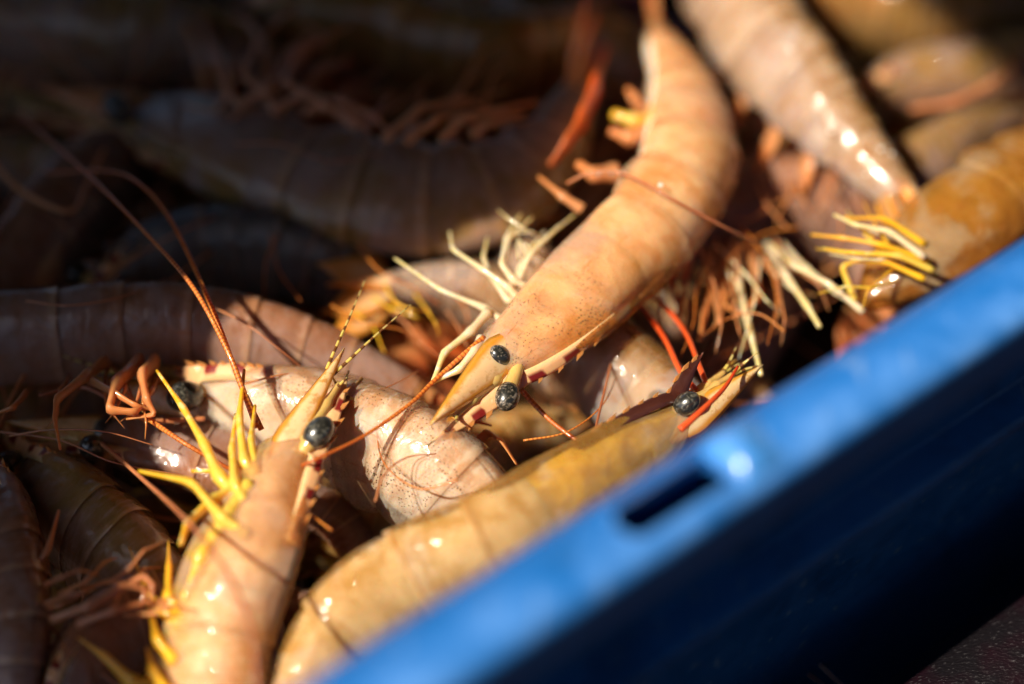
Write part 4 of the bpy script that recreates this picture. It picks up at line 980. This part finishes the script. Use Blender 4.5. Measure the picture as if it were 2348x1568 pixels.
N11 = prawn('shrimp', 'golden brown shrimp underneath, between the golden one and the yellow-legged one',
          [(560, 1210, -2.8), (640, 1150, -2.7), (760, 1120, -2.6), (900, 1130, -2.8), (1040, 1080, -3.0), (1180, 1000, -3.2), (1320, 980, -3.4)],
          (0.1, 0.5, 0.8), GOLD, AMBER_LEG, thick=1.1, legs=3, seed=46)
# deep layer that closes the gaps down to the crate floor
deep = [((150, 900), 20), ((600, 700), -15), ((1000, 820), 30), ((1500, 700), -40), ((1800, 650), 60), ((900, 250), 10), ((300, 450), -30), ((1400, 350), 75), ((2000, 350), -20), ((250, 1300), 50), ((700, 1450), -10), ((1150, 1150), 15), ((1900, 100), 30), ((500, 100), 5)]
notes = ['showing between the mauve one and the dusky pink one', 'under the mauve one and the bluish one', 'under the pale orange-tailed one', 'below the dangling pale legs', 'against the ochre one by the rim',
         'under the upturned brown one', 'under the looped feeler', 'under the tail of the curled one', 'under the tail of the pearl one', 'under the rusty folded legs', 'under the golden one at the wall',
         'under the speckled one', 'under the olive one', 'under the dim brown one']
for i, ((px, py), an) in enumerate(deep):
    a = R(an + random.uniform(-8, 8))
    pts = []
    for t in (-480, -330, -150, 30, 200, 340, 440):
        pts.append((px + t * math.cos(a), py - t * math.sin(a) * 0.8 + 0.00035 * t * t, -3.9 - random.uniform(0, 0.6) - 0.000004 * t * t))
    prawn('shrimp', 'shrimp deep in the heap ' + notes[i], pts, (0.1, 0.5, 0.8), (BROWN, MAUVE, GOLD)[i % 3], RUST_LEG, thick=1.05, legs=2, seed=60 + i, swim=())

I.beads([(1905, 300, 0.75, .09), (2020, 342, 0.6, .09), (2045, 352, 0.5, .07), (1985, 400, .7, .06)], BEAD)
A.beads([(1372, 400, 1.8, .07), (1402, 398, 1.85, .08), (1428, 396, 1.9, .07), (1515, 424, 2.0, .09)], BEAD)
# ------------------------------------------------------------------ dark ledge in the near corner
lm, lnt, lb = new_mat('scuffed_maroon_metal')
ltc = N(lnt, 'ShaderNodeTexCoord')
lmp = N(lnt, 'ShaderNodeMapping'); lmp.inputs['Scale'].default_value = (900.0, 1800.0, 1200.0); lmp.inputs['Rotation'].default_value = (0, 0, 0.6)
lnt.links.new(ltc.outputs['Object'], lmp.inputs['Vector'])
ln1 = N(lnt, 'ShaderNodeTexNoise', i_Scale=1.0, i_Detail=4.0); lnt.links.new(lmp.outputs[0], ln1.inputs['Vector'])
ln2 = N(lnt, 'ShaderNodeTexNoise', i_Scale=60.0, i_Detail=5.0); lnt.links.new(ltc.outputs['Object'], ln2.inputs['Vector'])
lc = mixc(lnt, ramp(lnt, ln2.outputs['Fac'], 0.4, 0.6), (0.016, 0.005, 0.009), (0.010, 0.008, 0.010))
lc = mixc(lnt, ramp(lnt, ln1.outputs['Fac'], 0.6, 0.72, 0, 0.5), lc, (0.13, 0.12, 0.13))
lnt.links.new(lc, lb.inputs['Base Color'])
lb.inputs['Metallic'].default_value = 0.3; lb.inputs['Roughness'].default_value = 0.35
lbp = N(lnt, 'ShaderNodeBump', i_Strength=0.7, i_Distance=0.0006); lnt.links.new(ln1.outputs['Fac'], lbp.inputs['Height']); lnt.links.new(lbp.outputs['Normal'], lb.inputs['Normal'])
e0, e1 = P(2025, 1580, -2.6), P(2347, 1312, -2.6)
ld = (e1 - e0) / np.linalg.norm(e1 - e0); lnv = np.array((ld[1], -ld[0], 0))
sec = [(0.0, GZ + 0.02)] + [(2.2 - 2.2 * math.cos(t), -4.8 + 2.2 * math.sin(t)) for t in np.linspace(0, math.pi / 2, 14)] + [(14.0, -2.6), (14.0, GZ + 0.02)]
V, F = [], []
st = np.linspace(-14, 16, 13)
for x in st:
    for u, z in sec:
        p = e0 + ld * x + lnv * (u - 0.7) + lnv * 0.25 * math.sin(x * 0.18); V.append((p[0], p[1], z))
m_ = len(sec)
F = [f for f in grid_faces(len(st), m_, closed=True)]
lo = link_mesh('metal_ledge', V, F, lm)
lo['label'] = 'dark maroon scuffed metal ledge with rounded edge outside the crate'; lo['category'] = 'ledge'
md = lo.modifiers.new('edge', 'EDGE_SPLIT'); md.split_angle = R(50)
